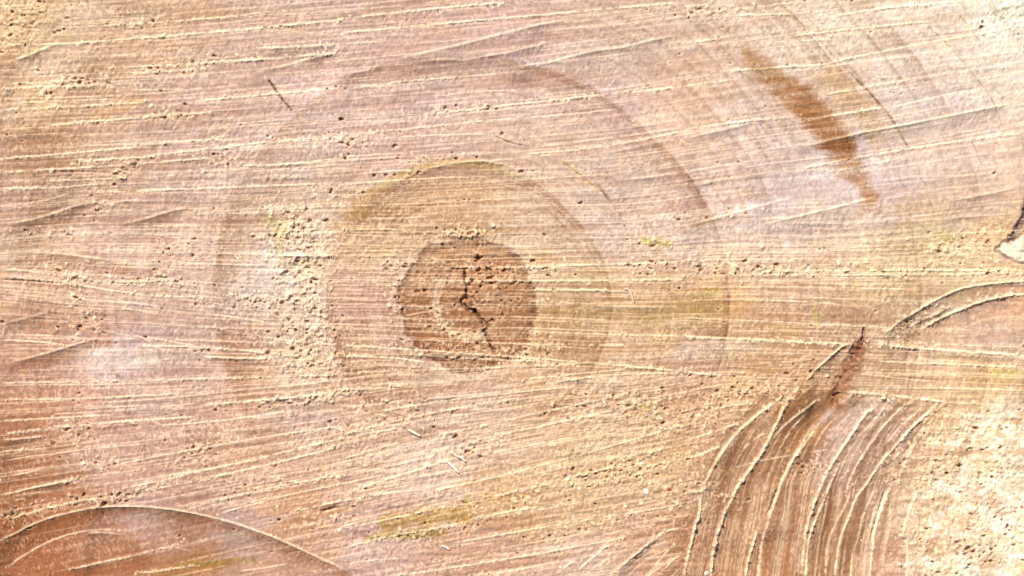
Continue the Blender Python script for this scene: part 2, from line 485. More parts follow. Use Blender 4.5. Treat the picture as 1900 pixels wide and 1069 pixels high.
TO = [(40,30,230,194,152),(120,120,224,190,158),(300,40,222,184,150),(500,60,220,184,160),(750,60,222,184,162),(950,70,224,186,166),(1150,60,230,198,172),(1350,60,236,206,178),(1550,60,238,210,180),(1720,60,242,216,188),(1860,40,255,238,210),(1890,120,250,226,198),  # last two tones carry the sun patch at upper right
 (70,200,226,188,150),(400,200,222,186,164),(600,200,222,188,170),(800,200,220,186,168),(1000,180,222,188,168),(1150,210,222,190,172),(1300,170,236,200,168),(1260,240,234,196,166),(1400,250,234,206,186),(1560,330,234,208,192),(1700,180,236,210,188),(1800,260,236,206,184),(1880,300,244,210,178),
 (60,270,198,158,126),(200,330,216,178,148),(400,320,220,186,164),(560,310,222,192,170),(740,270,222,184,162),(1000,280,226,192,164),(1150,330,228,196,172),(1300,350,228,194,172),(1450,380,234,206,190),(1640,360,232,204,188),(1820,380,232,198,172),
 (60,430,206,168,138),(60,370,210,172,146),(200,440,220,182,160),(330,420,220,184,164),(450,420,212,176,148),(560,420,226,196,166),(700,430,212,170,132),(850,380,222,182,146),(1000,400,228,196,166),(1150,440,228,196,174),(1300,440,228,196,176),(1480,440,226,196,172),(1700,440,218,186,146),(1850,430,226,188,144),
 (60,520,224,184,152),(60,600,206,164,136),(230,540,218,182,158),(400,530,216,182,160),(500,510,226,200,184),(570,560,226,196,168),(660,560,220,176,152),(720,560,226,190,168),(1100,530,218,182,140),(1250,560,216,178,138),(1330,570,220,176,126),(1480,520,216,180,148),(1650,520,224,192,150),(1800,490,224,192,150),
 (60,690,216,170,144),(230,670,228,196,184),(370,670,216,180,158),(450,690,204,158,128),(560,680,226,194,164),(640,700,214,172,142),(760,710,216,176,148),(1000,720,224,184,148),(1080,650,212,172,132),(1200,640,220,182,146),(1310,660,226,190,164),(1300,700,212,168,138),(1450,620,214,170,128),(1560,610,206,166,134),(1720,600,222,186,152),(1850,570,222,178,146),(1850,640,224,194,168),(1650,700,216,178,140),(1850,690,224,186,136),
 (30,760,204,154,124),(150,760,212,168,142),(300,760,216,178,158),(450,760,214,172,144),(560,780,220,186,164),(700,800,222,184,154),(900,760,226,192,166),(1100,760,222,184,150),(1300,780,216,172,134),(1380,720,216,172,122),(1420,780,222,184,142),
 (40,850,190,134,100),(120,900,200,146,112),(180,860,220,180,156),(330,860,216,176,148),(480,850,216,172,140),(650,850,220,182,150),(800,850,228,194,170),(950,860,222,184,150),(1100,840,222,186,146),(1250,850,222,182,138),
 (30,980,182,124,86),(120,960,194,134,98),(200,950,208,158,132),(260,965,222,184,168),(350,970,198,152,126),(430,985,214,178,160),(560,1020,216,172,142),(100,1040,190,128,92),(240,1030,192,136,100),(300,1000,212,172,150),(330,1050,196,148,92),(560,960,216,168,132),(690,1010,220,182,162),(950,930,216,172,128),(1080,950,222,184,144),(1220,900,224,186,146),(900,1030,220,176,146),(1100,1050,224,186,160),(1200,1010,214,170,140),
 (1370,830,208,162,128),(1430,760,206,162,132),(1480,790,196,142,92),(1560,800,214,182,160),(1660,800,212,174,150),(1330,960,196,152,122),(1300,1050,188,136,98),(1400,950,204,160,124),(1430,1050,190,138,98),(1500,960,196,148,112),(1540,1050,188,138,102),(1600,920,204,162,136),(1640,1040,220,178,146),(1560,880,206,168,146),
 (1700,900,238,204,166),(1720,1000,240,206,166),(1760,800,238,202,158),(1830,780,246,214,170),(1860,880,252,226,186),(1890,1000,252,224,180),(1780,1060,246,210,168),(1800,930,246,214,174)]
tf = idw(TO, 3, 3.6, 26)
disp = up(tf[0], tf[1], tf[2], U + 26 * ST1 + 18 * vn(ALO, PSI, 60, 9, 14), V + 13 * ST1 + 9 * vn(ALO, PSI, 70, 7, 15))
_mean = np.array([221., 184., 153.]); disp = np.clip(_mean + (disp - _mean) * np.array([1.12, 1.12, 1.15]) + np.array([1, -1, -2]), 40, 254)
disp = disp + 2.5 * vn(U, V, 40, 18, 3)[..., None] * np.array([1, 1.3, 1.4]) + 3 * vn(U, V, 90, 30, 4)[..., None] * np.array([.4, 1, 1.8])
COL = (lin(disp) * ALB).astype(np.float32)
def stain(mask, rgb):
    global COL
    m = np.clip(mask, 0, 1)[..., None]; COL = COL * (1 - m) + (np.asarray(rgb, np.float32)) * m

# rings
DU, DV = U - PITH[0], V - PITH[1]
TH = np.arctan2(DV, DU)
RR = np.hypot(DU, DV)
wob = 1 + 0.018 * np.sin(2 * TH + 0.5) + 0.012 * np.sin(3 * TH + 2) + 0.02 * vn(U, V, 260, 260, 9) * sst(RR, 150, 400)
RE = (RR / wob).astype(np.float32)
ringfade = (0.5 + 0.5 * sst(vn(U, V, 170, 120, 10), -0.5, 0.5)) * (1 - 0.7 * sst(DV, 120, 260) * (1 - sst(np.abs(DU), 350, 520)))
RB = [52, 128, 262, 368, 472, 585, 690, 830, 960, 1090]
wv = 5 * vn(TH * 40, RE * 0 + 3, 14, 1, 12) + 3 * vn(U, V, 22, 22, 13)
rl = np.zeros_like(RE)
for r, s, wd_ in zip(RB[2:], [.7, .45, .85, .35, .45, .6, .4, .3], [40, 24, 44, 24, 34, 34, 24, 24]):
    d = RE + wv * min(1, r / 400) - r
    rl += s * (np.exp(np.clip(d, None, 0) / wd_) * (1 - sst(d, -1.5, 2.5)) + 0.5 * np.exp(-(d / 2.2) ** 2))
    Hh += -0.9 * s * ringfade * np.exp(-(d / 2.2) ** 2)
rp = 134.0
while rp < 1150:
    d = RE + wv * 0.6 * min(1, rp / 400) - rp; a_ = rng.uniform(.2, .75) * (1.1 if rp < 300 else 0.5)
    rl += a_ * (np.exp(-(d / 1.7) ** 2) * .8 + 0.6 * np.exp(np.clip(d, None, 0) / 9) * (1 - sst(d, -1, 1.5))) * (0.4 + 0.8 * sst(vn(U, V, 70, 70, 6), -.4, .5))
    rp += rng.uniform(8, 20) if rp < 260 else rng.uniform(13, 36)
rl += 0.22 * vn(RE + wv, TH * 0, 8, 1, 11)
stain(np.clip(0.62 * rl, 0, .75) * ringfade, tone(158, 106, 66))
stain(0.30 * (1 - 0.55 * sst(DU + DV, 0, 260)) * sst(RE, 120, 140) * (1 - sst(RE + wv, 215, 275)) * (0.55 + 0.45 * sst(-DU - DV, -150, 150)) * (0.8 + 0.4 * vn(U, V, 40, 20, 8)), tone(196, 152, 96))

# heartwood disc
REh = RE + 4.5 * vn(TH * 40, RE * 0, 12, 1, 7) + 4.5 * vn(U, V, 11, 6, 8) + 2 * ST1
hw = (1 - sst(REh, 121, 131))
stain(hw * np.clip(0.82 - 0.12 * ST1, 0, 1), tone(176, 120, 74)); stain(hw * 0.75 * sst(REh, 100, 126) * (0.6 + 0.4 * sst(DU + 0.6 * DV, -120, 120)), tone(140, 86, 50))
stain(0.95 * np.exp(-((REh - 125) / 3.6) ** 2) * (0.6 + 0.5 * vn(U, V, 30, 30, 2)), tone(128, 72, 38))
stain(hw * 0.35 * np.exp(-((RE - 84) / 9) ** 2), tone(168, 116, 74))
stain((1 - sst(np.abs(RE - 60), 2, 12)) * 0.6 * sst(-DU + DV, -40, 40), tone(232, 204, 166))
stain(hw * 0.7 * np.exp(-(DU - 40) ** 2 / 3600 - (DV + 62) ** 2 / 900) * (0.7 + 0.6 * vn(U, V, 12, 8, 9)), tone(186, 112, 60))
stain(hw * 0.4 * np.exp(-(DU + 50) ** 2 / 2400 - (DV - 80) ** 2 / 500), tone(178, 106, 62))
Hh += -1.8 * hw
# the amber rim of the second ring, top
top = np.exp(-((RE - 266) / 7) ** 2) * sst(-TH, 0.9, 1.5) * (1 - sst(-TH, 2.3, 2.6)); stain(top * 0.55, tone(214, 176, 96))

# stains with shapes of their own, plus painted shade along saw steps and grooves
def path_stain_shade(pts, w0, rgb, amt):
    p = smooth(pts, 4)
    d = np.full(U.shape, 1e9, np.float32)
    pad = w0 * 3
    S = np.s_[ix(VA, p[:, 1].min() - pad):ix(VA, p[:, 1].max() + pad), ix(UA, p[:, 0].min() - pad):ix(UA, p[:, 0].max() + pad)]
    uu, vv = U[S], V[S]; dd = np.full(uu.shape, 1e9, np.float32)
    for a in p: dd = np.minimum(dd, np.hypot(uu - a[0], vv - a[1]))
    dd = dd + 0.35 * w0 * vn(uu, vv, 22, 9, 14) + 0.18 * w0 * vn(uu, vv, 6, 4, 15)
    m = np.zeros_like(U); m[S] = amt * (1 - sst(dd, w0 * 0.35, w0 * 1.15)); stain(m, rgb)
cp = lambda x, y: (1260 + x * K, y * K)
gp0 = lambda x, y: (1260 + x * K, 355 + y * K)
def poly_stain(poly, rgb, amt, soft=8, nz=5):
    a = np.array(poly); S = np.s_[ix(VA, a[:, 1].min() - 40):ix(VA, a[:, 1].max() + 40), ix(UA, a[:, 0].min() - 40):ix(UA, a[:, 0].max() + 40)]
    d = poly_d(poly, S) + nz * vn(U[S], V[S], 16, 8, 14) + 0.5 * nz * vn(U[S], V[S], 5, 4, 15) + 2.5 * ST1[S]
    m = np.zeros_like(U); m[S] = amt * (1 - sst(d, -1.6 * soft, 1.5 * soft)) * np.clip(0.85 + 0.3 * vn(U[S], V[S], 30, 5, 16) - 0.12 * ST1[S], 0, 1.1); stain(m, rgb)
BST = [cp(*q) for q in [(365,240),(420,285),(530,350),(640,430),(720,495),(820,590),(885,680),(960,760),(990,850),(1020,920),(1060,1020),(1095,1110),(1095,1150),(1020,1110),(985,1030),(870,960),(800,820),(730,720),(640,640),(520,540),(440,440),(340,385)]]
poly_stain(BST, tone(190,138,88), .92, 8)
poly_stain([cp(*q) for q in [(600,520),(700,470),(830,600),(800,640),(640,640)]], tone(172,112,62), .7, 9)
poly_stain([cp(*q) for q in [(690,680),(870,650),(960,760),(990,850),(840,870),(770,800)]], tone(170,108,58), .75, 9)
poly_stain([cp(*q) for q in [(760,805),(960,755),(990,850),(870,865)]], tone(156,96,50), .5, 9)
poly_stain([cp(*q) for q in [(690,480),(760,520),(760,560),(700,540)]], tone(170,106,62), .45, 7)
poly_stain([cp(*q) for q in [(760,440),(900,360),(1000,470),(1130,600),(1230,720),(1000,720),(880,660),(780,540)]], tone(222,182,138), .45, 14)
poly_stain([cp(*q) for q in [(880,960),(1030,920),(1040,980),(920,1000)]], tone(186,130,82), .4, 7)
poly_stain([gp0(*q) for q in [(1010,-10),(1085,30),(1060,100),(1000,145),(960,120),(1010,60)]], tone(196,142,94), .65, 7)
path_stain_shade([cp(850,420), cp(930,520), cp(1020,620), cp(1080,720)], 26, tone(218,178,136), .6)
path_stain_shade([cp(880,960), cp(960,970)], 10, tone(184,128,80), .4)
path_stain_shade([(1110,345), (1126,364)], 5, tone(150,100,56), .7)
path_stain_shade([(1046,300), (1100,345), (1112,356)], 5, tone(206,168,92), .6)
path_stain_shade([(1120,358), (1150,400), (1168,440)], 1.6, tone(160,112,70), .6)
poly_stain([(652,372), (676,368), (682,395), (668,410), (648,404)], tone(196,152,78), .7, 6)
path_stain_shade([(500,150), (518,176), (540,204)], 3.2, tone(120,66,44), .85)
path_stain_shade([(462,86), (492,134)], 2.0, tone(170,120,92), .5)
path_stain_shade([(180,212), (225,200), (262,188)], 12, tone(208,158,100), .55)
path_stain_shade([(45,255), (70,240)], 8, tone(170,128,90), .5)
path_stain_shade([(10,270), (60,255)], 12, tone(182,138,104), .4)
path_stain_shade([(140,340), (75,405), (38,480)], 20, tone(170,132,100), .65)
path_stain_shade([(200,330), (172,420), (160,520)], 9, tone(190,148,116), .35)
path_stain_shade([(40,480), (130,475), (230,500)], 14, tone(196,148,112), .6)  # shade below a left saw step, put into the colour
path_stain_shade([(20,690), (110,655), (190,634)], 16, tone(196,136,100), .6)  # painted shade under the strong step further down
path_stain_shade([(20,428), (90,410), (170,384)], 13, tone(186,136,104), .6)  # painted shade under the upper left step
path_stain_shade([(220,425), (290,405), (350,390)], 9, tone(196,146,114), .5)  # shade of the short step to its right, painted brown
path_stain_shade([(430,680), (450,720), (436,700)], 14, tone(180,124,90), .55)
path_stain_shade([(400,668), (480,668)], 9, tone(194,146,112), .5)
path_stain_shade([(5,820), (90,830), (60,870), (20,860)], 24, tone(176,118,84), .6)
path_stain_shade([(20,880), (80,905), (120,930)], 18, tone(186,128,94), .4)
path_stain_shade([(5,1010), (60,975), (130,960), (110,985), (30,1030)], 16, tone(176,112,70), .55)
path_stain_shade([(q[0], q[1] + 13) for q in ARC[::40] if 0 < q[0] < 230], 17, tone(172, 108, 64), .6)
path_stain_shade([(q[0], q[1] + 9) for q in ARC[::40] if 200 < q[0] < 660], 11, tone(186, 128, 90), .5)
path_stain_shade([(0,1040), (20,1020)], 14, tone(150,92,54), .5)
path_stain_shade([(200,1000), (230,1010), (225,1030)], 18, tone(182,128,94), .5)
path_stain_shade([(850,968), (872,966)], 8, tone(196,142,44), .7)
path_stain_shade([(866,920), (868,936)], 6, tone(182,166,66), .7)
path_stain_shade([(680,1000), (760,990), (820,988)], 11, tone(168,136,56), .8)
path_stain_shade([(715,966), (790,958), (870,955)], 20, tone(196,152,76), .8)
path_stain_shade([(880,940), (960,925)], 16, tone(212,166,108), .5)
path_stain_shade([(330,1052), (400,1046), (470,1040)], 8, tone(176,150,66), .5)
path_stain_shade([(500,410), (520,430), (515,460)], 14, tone(196,174,104), .5)
path_stain_shade([(520,490), (600,492)], 12, tone(188,158,92), .35)
path_stain_shade([(1195,448), (1240,452)], 8, tone(190,172,76), .65)
path_stain_shade([(1310,538), (1330,545)], 8, tone(182,156,70), .6)
path_stain_shade([(1745,435), (1765,440)], 12, tone(192,170,92), .6)
path_stain_shade([(1512,575), (1518,600)], 6, tone(196,178,96), .6)
path_stain_shade([(1020,590), (1100,585), (1250,575), (1330,590)], 30, tone(200,160,100), .45)
path_stain_shade([(1190,600), (1320,560), (1230,640)], 24, tone(196,160,96), .4)
path_stain_shade([(1440,612), (1480,618)], 14, tone(206,160,98), .5)
path_stain_shade([(1330,402), (1290,415)], 10, tone(204,150,104), .5)
poly_stain([(985,468), (1010,458), (1035,470), (1030,495), (1005,500)], tone(210,160,104), .6, 8)
path_stain_shade([(1480,520), (1490,560)], 14, tone(196,150,118), .5)
path_stain_shade([(1600,636), (1590,655)], 12, tone(150,92,62), .7)
path_stain_shade([(1590,655), (1580,685), (1563,712), (1552,742)], 20, tone(158,100,68), .8)
path_stain_shade([(1556,728), (1551,744)], 9, tone(120,66,40), .7)
path_stain_shade([(1604,612), (1600,630)], 4, tone(130,80,56), .8)
path_stain_shade([(1452,742), (1442,775)], 11, tone(178,112,48), .7)
path_stain_shade([(1500,715), (1470,760), (1450,800)], 18, tone(186,130,80), .55)
path_stain_shade([(1850,690), (1880,695)], 14, tone(206,190,110), .5)
path_stain_shade([(1180,748), (1205,756)], 7, tone(196,172,86), .6)
path_stain_shade([(1610,780), (1600,800), (1660,835)], 10, tone(180,128,100), .4)
path_stain_shade([(1520,965), (1540,945), (1530,1000)], 14, tone(170,116,78), .5)  # brown burnish with the shading beside a groove crest painted in
path_stain_shade([(1310,1000), (1300,1060)], 14, tone(168,112,76), .5)  # burnished hollow between groove crests, its shading painted in too
path_stain_shade([(1556,735), (1505,760), (1462,815), (1432,880)], 24, tone(178,124,80), .5)
path_stain_shade([(1420,960), (1405,1040)], 9, tone(160,100,60), .5)
path_stain_shade([(1505,1000), (1495,1050), (1502,960)], 4, tone(190,132,48), .7)
path_stain_shade([(640,540), (700,560), (640,580)], 26, tone(216,170,152), .35)
path_stain_shade([(1790,1030), (1830,1020), (1800,1060)], 14, tone(190,130,80), .4)

_f = in_groove_field(U, V).astype(np.float32); stain(_f * np.clip(0.16 - 0.3 * ST1, 0, .75), tone(180, 134, 96))
_f = (V > arc_v(U)).astype(np.float32); stain(_f * np.clip(0.30 - 0.2 * ST1, 0, .6) * sst(420 - U, -150, 250), tone(182, 122, 82))
stain(0.55 * np.exp(-((U - 20) / 110) ** 2 - ((V - 850) / 70) ** 2) * np.clip(0.8 - 0.5 * ST1, 0, 1.2), tone(176, 124, 86))
# pale flats: whitish dry patches, plus a sun patch painted pale at upper right
for (a, b, ru, rv_, k) in [(500,530,70,45,.5),(230,668,70,20,.55),(300,670,60,14,.5),(1450,420,130,40,.4),(1420,640,90,18,.45),(1330,655,60,20,.4),(820,820,60,30,.35),(260,960,40,14,.4),(440,985,50,20,.35),(1860,60,60,50,.5),(1560,330,60,30,.35),(160,880,40,20,.35),(1840,170,60,40,.3),(1880,830,40,60,.4),(1850,960,60,60,.3),(1740,1000,30,16,.5)]:
    sl_ = float(slope_at(np.array(float(a)), np.array(float(b)))); m = np.exp(-((U - a) / (1.15 * ru)) ** 2 - ((V - b - sl_ * (U - a)) / (0.8 * rv_)) ** 2); stain(m * k * 0.5 * np.clip(0.7 + 0.9 * ST1, 0, 1.3), tone(240, 223, 198) if a < 1700 else tone(255, 244, 220))

# ------------------------------------------------------------------ relief
_d = np.full(U.shape, 1e9, np.float32); _S = np.s_[ix(VA, 640):, ix(UA, 1520):]; _d[_S] = poly_d(TORN, _S)
torn = sst(-_d + 26 * vn(U, V, 34, 26, 20) + 12 * vn(U, V, 12, 9, 21), -34, 46).astype(np.float32)
def rot(a): return U * math.cos(a) + V * math.sin(a), -U * math.sin(a) + V * math.cos(a)
_w = 3 * vn(U, V, 23, 23, 3), 3 * vn(U, V, 19, 19, 4)
_a, _b, _c = rot(.35), rot(1.02), rot(-.28)
fine = vn(_a[0] + _w[0], _a[1] + _w[1], 3.3, 7.5, 22) * 0.55 + vn(_b[0] + _w[1], _b[1] + _w[0], 2.9, 3.1, 23) * 0.45 + vn(_c[0] + _w[0], _c[1], 5.5, 13, 24) * 0.5
fine *= np.clip(0.85 + 0.55 * vn(U, V, 45, 22, 7) + 0.25 * vn(RE, TH * 0, 14, 1, 8), .3, 1.6)
Hh += (0.3 + 0.7 * ROUGH) * 1.15 * fine
tm = sst(vn(U, V, 26, 20, 58) + 0.6 * vn(U, V, 10, 8, 59), -0.1, 0.5) * torn; stain(tm * .75, tone(252, 232, 204) * 1.08)
tm = sst(vn(U, V, 30, 24, 60) + 0.6 * vn(U, V, 9, 7, 61), 0.15, 0.6) * torn; stain(tm * .55, tone(238, 192, 154))
Hh += (1 - torn) * 0.35 * ST2 * (0.3 + 0.7 * ROUGH) + 0.3 * ST1
Hh += (1 - torn) * ROUGH * 0.9 * vn(U, V, 60, 6, 25) * 0.6 + 1.2 * vn(U, V, 240, 60, 26)
# clusters of torn fibre: centre, half sizes, tilt, small holes, crumbs, tone
CL = [(640,360,60,10,0,6,90,(250,226,186)),(100,430,60,10,0,6,80,(250,224,180)),(40,45,55,55,0,26,170,(246,212,150)),(265,45,26,7,-.1,6,60,(248,222,170)),(140,152,80,12,-.05,14,110,(240,206,152)),(60,172,60,14,0,10,80,(240,204,146)),
 (340,130,40,9,-.05,6,55,(246,220,176)),(370,112,50,8,-.08,6,90,(250,228,186)),(310,208,24,14,0,8,70,(240,204,150)),(235,312,26,18,-.4,12,80,(246,212,166)),
 (420,295,40,16,-.1,14,110,(246,220,186)),(640,262,36,20,0,12,100,(242,212,172)),(660,260,24,10,0,6,40,(242,210,176)),(860,200,60,7,-.1,8,70,(246,216,176)),
 (548,430,45,50,0,40,420,(246,216,164)),(570,520,46,70,0,55,520,(244,216,162)),(575,610,46,60,0,42,460,(246,218,166)),(585,675,40,26,0,20,220,(246,220,170)),
 (545,410,24,30,0,18,130,(236,208,136)),(300,522,80,14,.05,20,170,(246,218,164)),(470,560,70,12,.05,18,170,(248,226,184)),(150,600,60,30,.05,18,130,(244,214,164)),(130,515,16,10,.2,2,60,(255,244,214)),(145,560,18,14,.2,3,70,(251,226,194)),
 (320,465,70,22,0,14,150,(244,218,180)),(180,385,24,30,0,6,80,(244,222,188)),(120,500,60,14,.1,10,90,(244,210,150)),
 (860,432,46,9,0,14,170,(244,212,140)),(905,505,60,30,.2,24,110,(240,200,136)),(900,555,60,40,.3,30,100,(232,190,134)),(830,500,70,40,0,26,60,(226,182,124)),(735,530,16,60,0,20,200,(240,206,160)),
 (850,630,40,24,.5,22,170,(242,208,158)),(820,600,20,26,.8,10,120,(244,214,168)),(950,660,50,9,.1,6,110,(244,206,120)),(1005,640,26,14,0,8,80,(240,196,116)),(1000,497,40,12,0,8,90,(240,204,146)),
 (800,650,60,14,.1,14,60,(230,186,130)),(1215,448,32,8,.1,6,110,(232,212,120)),(1200,495,24,14,0,10,70,(248,226,180)),(1350,490,90,16,0,30,210,(240,208,150)),(1300,400,60,8,-.1,10,60,(240,206,150)),
 (1480,500,160,14,0,36,260,(240,212,156)),(1750,470,100,30,0,24,160,(240,212,160)),(1830,500,50,16,0,16,110,(244,216,166)),(1820,440,50,20,0,8,80,(244,208,146)),
 (1380,722,40,18,-.1,14,160,(248,212,160)),(1190,745,70,28,-.2,24,230,(242,210,156)),(1080,745,60,20,-.2,14,130,(244,212,160)),(1300,760,70,30,-.2,26,240,(240,206,150)),
 (860,830,60,26,-.2,14,130,(244,220,188)),(740,770,70,24,-.2,20,180,(244,214,170)),(590,745,70,12,-.12,12,120,(246,214,166)),(640,726,18,6,-.1,2,50,(255,236,200)),(700,745,50,8,-.15,8,90,(246,216,166)),
 (375,845,50,24,-.2,18,150,(246,214,170)),(190,865,34,16,.2,8,90,(250,226,190)),(250,915,60,10,-.15,14,130,(244,212,166)),(60,950,80,16,-.25,22,190,(242,206,160)),(160,930,60,10,-.2,12,110,(242,206,160)),(145,800,26,20,0,8,70,(244,218,170)),
 (460,900,60,22,-.2,10,110,(242,206,154)),(600,960,50,16,-.2,12,110,(240,204,150)),(760,990,90,9,-.1,20,150,(214,182,110)),(880,945,60,16,-.2,8,80,(226,188,116)),
 (1130,880,120,26,-.2,34,300,(242,210,154)),(1250,930,90,30,-.2,28,240,(242,208,152)),(1000,920,90,22,-.2,16,150,(238,204,148)),(1090,975,80,16,-.15,12,130,(242,208,160)),(1200,860,80,20,-.2,20,160,(240,206,146)),
 (1465,738,16,9,-.4,1,90,(255,244,210)),(1445,715,18,12,-.6,3,60,(252,232,190)),(1500,690,60,16,.05,14,110,(242,210,160)),(1510,868,50,16,-.15,20,120,(240,206,160)),(1660,860,60,60,-.2,14,150,(244,212,166)),
 (1740,880,60,70,0,44,420,(251,226,194)),(1800,1010,80,60,0,60,560,(251,226,194)),(1850,880,60,90,0,46,480,(251,226,194)),(1880,1000,40,80,0,30,300,(251,226,194)),(1820,790,80,30,0,22,260,(251,226,194)),(1720,1030,50,50,0,24,260,(251,226,194)),
 (1690,600,50,14,-.5,6,90,(250,228,184)),(1800,560,60,8,-.3,4,60,(250,226,186)),(1860,30,50,40,0,4,120,(255,246,222)),(1340,20,80,14,-.1,8,80,(244,216,170)),(1290,15,40,10,0,8,40,(244,216,170)),
 (1330,740,40,14,-.2,8,70,(244,204,140)),(800,295,70,9,-.1,6,80,(236,200,120)),(1390,735,30,12,-.3,8,70,(250,216,170)),(1720,640,120,12,.05,10,110,(246,214,160)),(1560,640,60,10,0,6,80,(244,212,156))]
CLM = np.zeros_like(U)
for (a, b, ru, rv_, tl, npi, ncr, c) in CL:
    S = np.s_[ix(VA, b - 3 * rv_ - abs(tl) * ru * 2):ix(VA, b + 3 * rv_ + abs(tl) * ru * 2), ix(UA, a - 2.4 * ru):ix(UA, a + 2.4 * ru)]
    x = (U[S] - a) / ru; y = (V[S] - b - tl * (U[S] - a)) / rv_
    CLM[S] = np.maximum(CLM[S], np.exp(-(x * x + y * y)) * min(1.0, 0.35 + ncr / 250))
# crumbly tear-out where rough
cr = vn(U, V, 8, 6, 27) + 0.6 * vn(U, V, 4.5, 4, 28)
gate = np.maximum(0.8 * sst(ROUGH, 1.0, 1.7) * sst(vn(U, V, 40, 16, 29), -0.35, 0.35), sst(CLM + 0.45 * vn(ALO, PSI, 26, 5, 53) + 0.2 * vn(U, V, 16, 12, 57), 0.45, 1.0))
Hh += gate * 1.6 * cr * (1 - 0.6 * torn)
Hh += torn * (0.8 * vn(U, V, 14, 10, 30) + 4 * vn(U, V, 60, 50, 31))
PALE += gate * sst(cr, 0.0, 0.9) * 0.55 + torn * sst(cr, -0.2, 0.7) * 0.25

SEED = [100]
def do_ridge(path, wd, amt=1.0):
    SEED[0] += 1; k = SEED[0]
    def fn(off, al, ef, S):
        n1 = vn(al, al * 0 + k * 7.3, 9, 1, 33) ; n2 = vn(al, al * 0 + k * 3.1, 3.5, 1, 34); n3 = vn(al, al * 0 + k * 1.7, 60, 1, 35)
        hgt = np.clip(0.75 + 0.55 * n1 + 0.35 * n2 + 0.55 * n3, 0, 2) * ef * amt
        o = off + 0.3 * wd * n1 + 0.35 * n2
        sig = 0.72 + 0.5 * wd
        g = np.exp(-(o / sig) ** 2)
        Hh[S] += hgt * g * (0.42 * wd + 0.2)
        Hh[S] += -0.10 * wd * ef * np.exp(-((off - 2.2 * sig) / (1.4 * sig)) ** 2)
        BRO = 1.35 if len(path) and path[:, 0].mean() > 1290 and path[:, 1].mean() > 720 and wd >= 1.2 else 1.0
        PALE[S] = np.maximum(PALE[S], np.clip(hgt * 1.7, 0, 1.05) * np.exp(-np.abs((o + 0.3) / (sig * 1.12 * BRO)) ** 2.4) * min(1.0, 0.5 + 0.28 * wd) * min(1, amt * 1.1))
    band(path, 9 + 3 * wd, fn)
def do_step(path, h, L):
    SEED[0] += 1; k = SEED[0]
    def fn(off, al, ef, S):
        n1 = vn(al, al * 0 + k * 5.3, 7, 1, 36); n3 = vn(al, al * 0 + k, 50, 1, 37)
        o = off + 0.7 * n1
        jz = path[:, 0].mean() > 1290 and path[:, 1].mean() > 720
        hh = ((1.7 * min(h, 2.5) + 0.6 * max(h - 2.5, 0)) if jz else (2.7 * min(h, 2.5) + 1.5 * max(h - 2.5, 0))) * (0.85 + 0.3 * n3) * ef
        dn = np.clip(o, 0, None)
        prof = np.where(o > 0, -0.07 * (1 - np.exp(-dn / 1.5)) - 0.9 * (1 - np.exp(-dn / L)) , 0.0) * np.exp(-(dn / (5.5 * L)) ** 2)
        Hh[S] += hh * prof
        Hh[S] += 0.12 * np.minimum(hh, 5) * np.exp(-((o + 1.2) / 2.0) ** 2)
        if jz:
            bm = np.zeros_like(U); bm[S] = 0.6 * min(1, h / 5) * ef * sst(off, 1, 6) * np.exp(-np.clip(off, 0, None) / (1.8 * L)) * (0.8 + 0.5 * n3); stain(bm, tone(158, 104, 62))  # brown burnish that also paints the shaded side of each groove step
        PALE[S] = np.maximum(PALE[S], 0.85 * ef * np.clip(h / 3.5, 0.3, 1) * np.exp(-((o + 1.2) / 2.7) ** 2) * (0.95 + 0.4 * n1))
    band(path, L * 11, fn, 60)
def do_dark(path, wd):
    SEED[0] += 1; k = SEED[0]
    def fn(off, al, ef, S):
        n1 = vn(al, al * 0 + k * 5.3, 6, 1, 38)
        Hh[S] -= ef * (1.6 + 1.6 * wd) * np.exp(-((off + 0.5 * n1) / (0.8 + 0.45 * wd)) ** 2) * (1 + 0.6 * n1)
    band(path, 14, fn, 12)
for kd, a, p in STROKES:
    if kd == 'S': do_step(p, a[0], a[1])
for kd, a, p in STROKES:
    if kd == 'R': do_ridge(p, a[0])
    elif kd == 'F': do_ridge(p, 0.8, 0.6)
    elif kd == 'D': do_dark(p, a[0])
# unnamed lay lines
for i in range(1850):
    u = rng.uniform(-20, 1920); v = rng.uniform(-20, 1090)
    if i > 1450: v = rng.uniform(425, 560)
    if i > 1740: u, v = rng.uniform(0, 1400), rng.uniform(700, 950)
    if v > arc_v(u) - 4 and rng.random() < 0.75: continue
    if in_groove_field(u, v) or inside(TORN, u, v): continue
    if u > 1640 and 545 < v < 640: continue
    p = lay(u, v, rng.uniform(50, 200) * rng.choice([1, 1, 2]))
    p[:, 1] += rng.uniform(-0.025, 0.025) * (p[:, 0] - u)
    m = ~(in_groove_field(p[:, 0], p[:, 1])) & (p[:, 1] < arc_v(p[:, 0]) + (v > arc_v(u)) * 999)
    p = p[m]
    if len(p) < 4: continue
    rg = float(up(rf[0], rf[1], rf[2][..., 0], np.array(u), np.array(v)))
    do_ridge(smooth(p, 3), rng.choice([.15, .3, .5, .8], p=[.35, .35, .2, .1]), min(1.0, rng.uniform(0.4, 1.1) * (0.5 + 0.5 * rg)))
for i in range(240):
    k = rng.uniform(0.02, 1.0); v0 = rng.uniform(730, 1040); v1 = v0 + rng.uniform(60, 330)
    vv = np.arange(v0, min(v1, 1105), 8.0)
    do_ridge(np.stack([arc_u(vv, k), vv], 1), rng.choice([.2, .4, .8]), rng.uniform(0.3, 0.9))

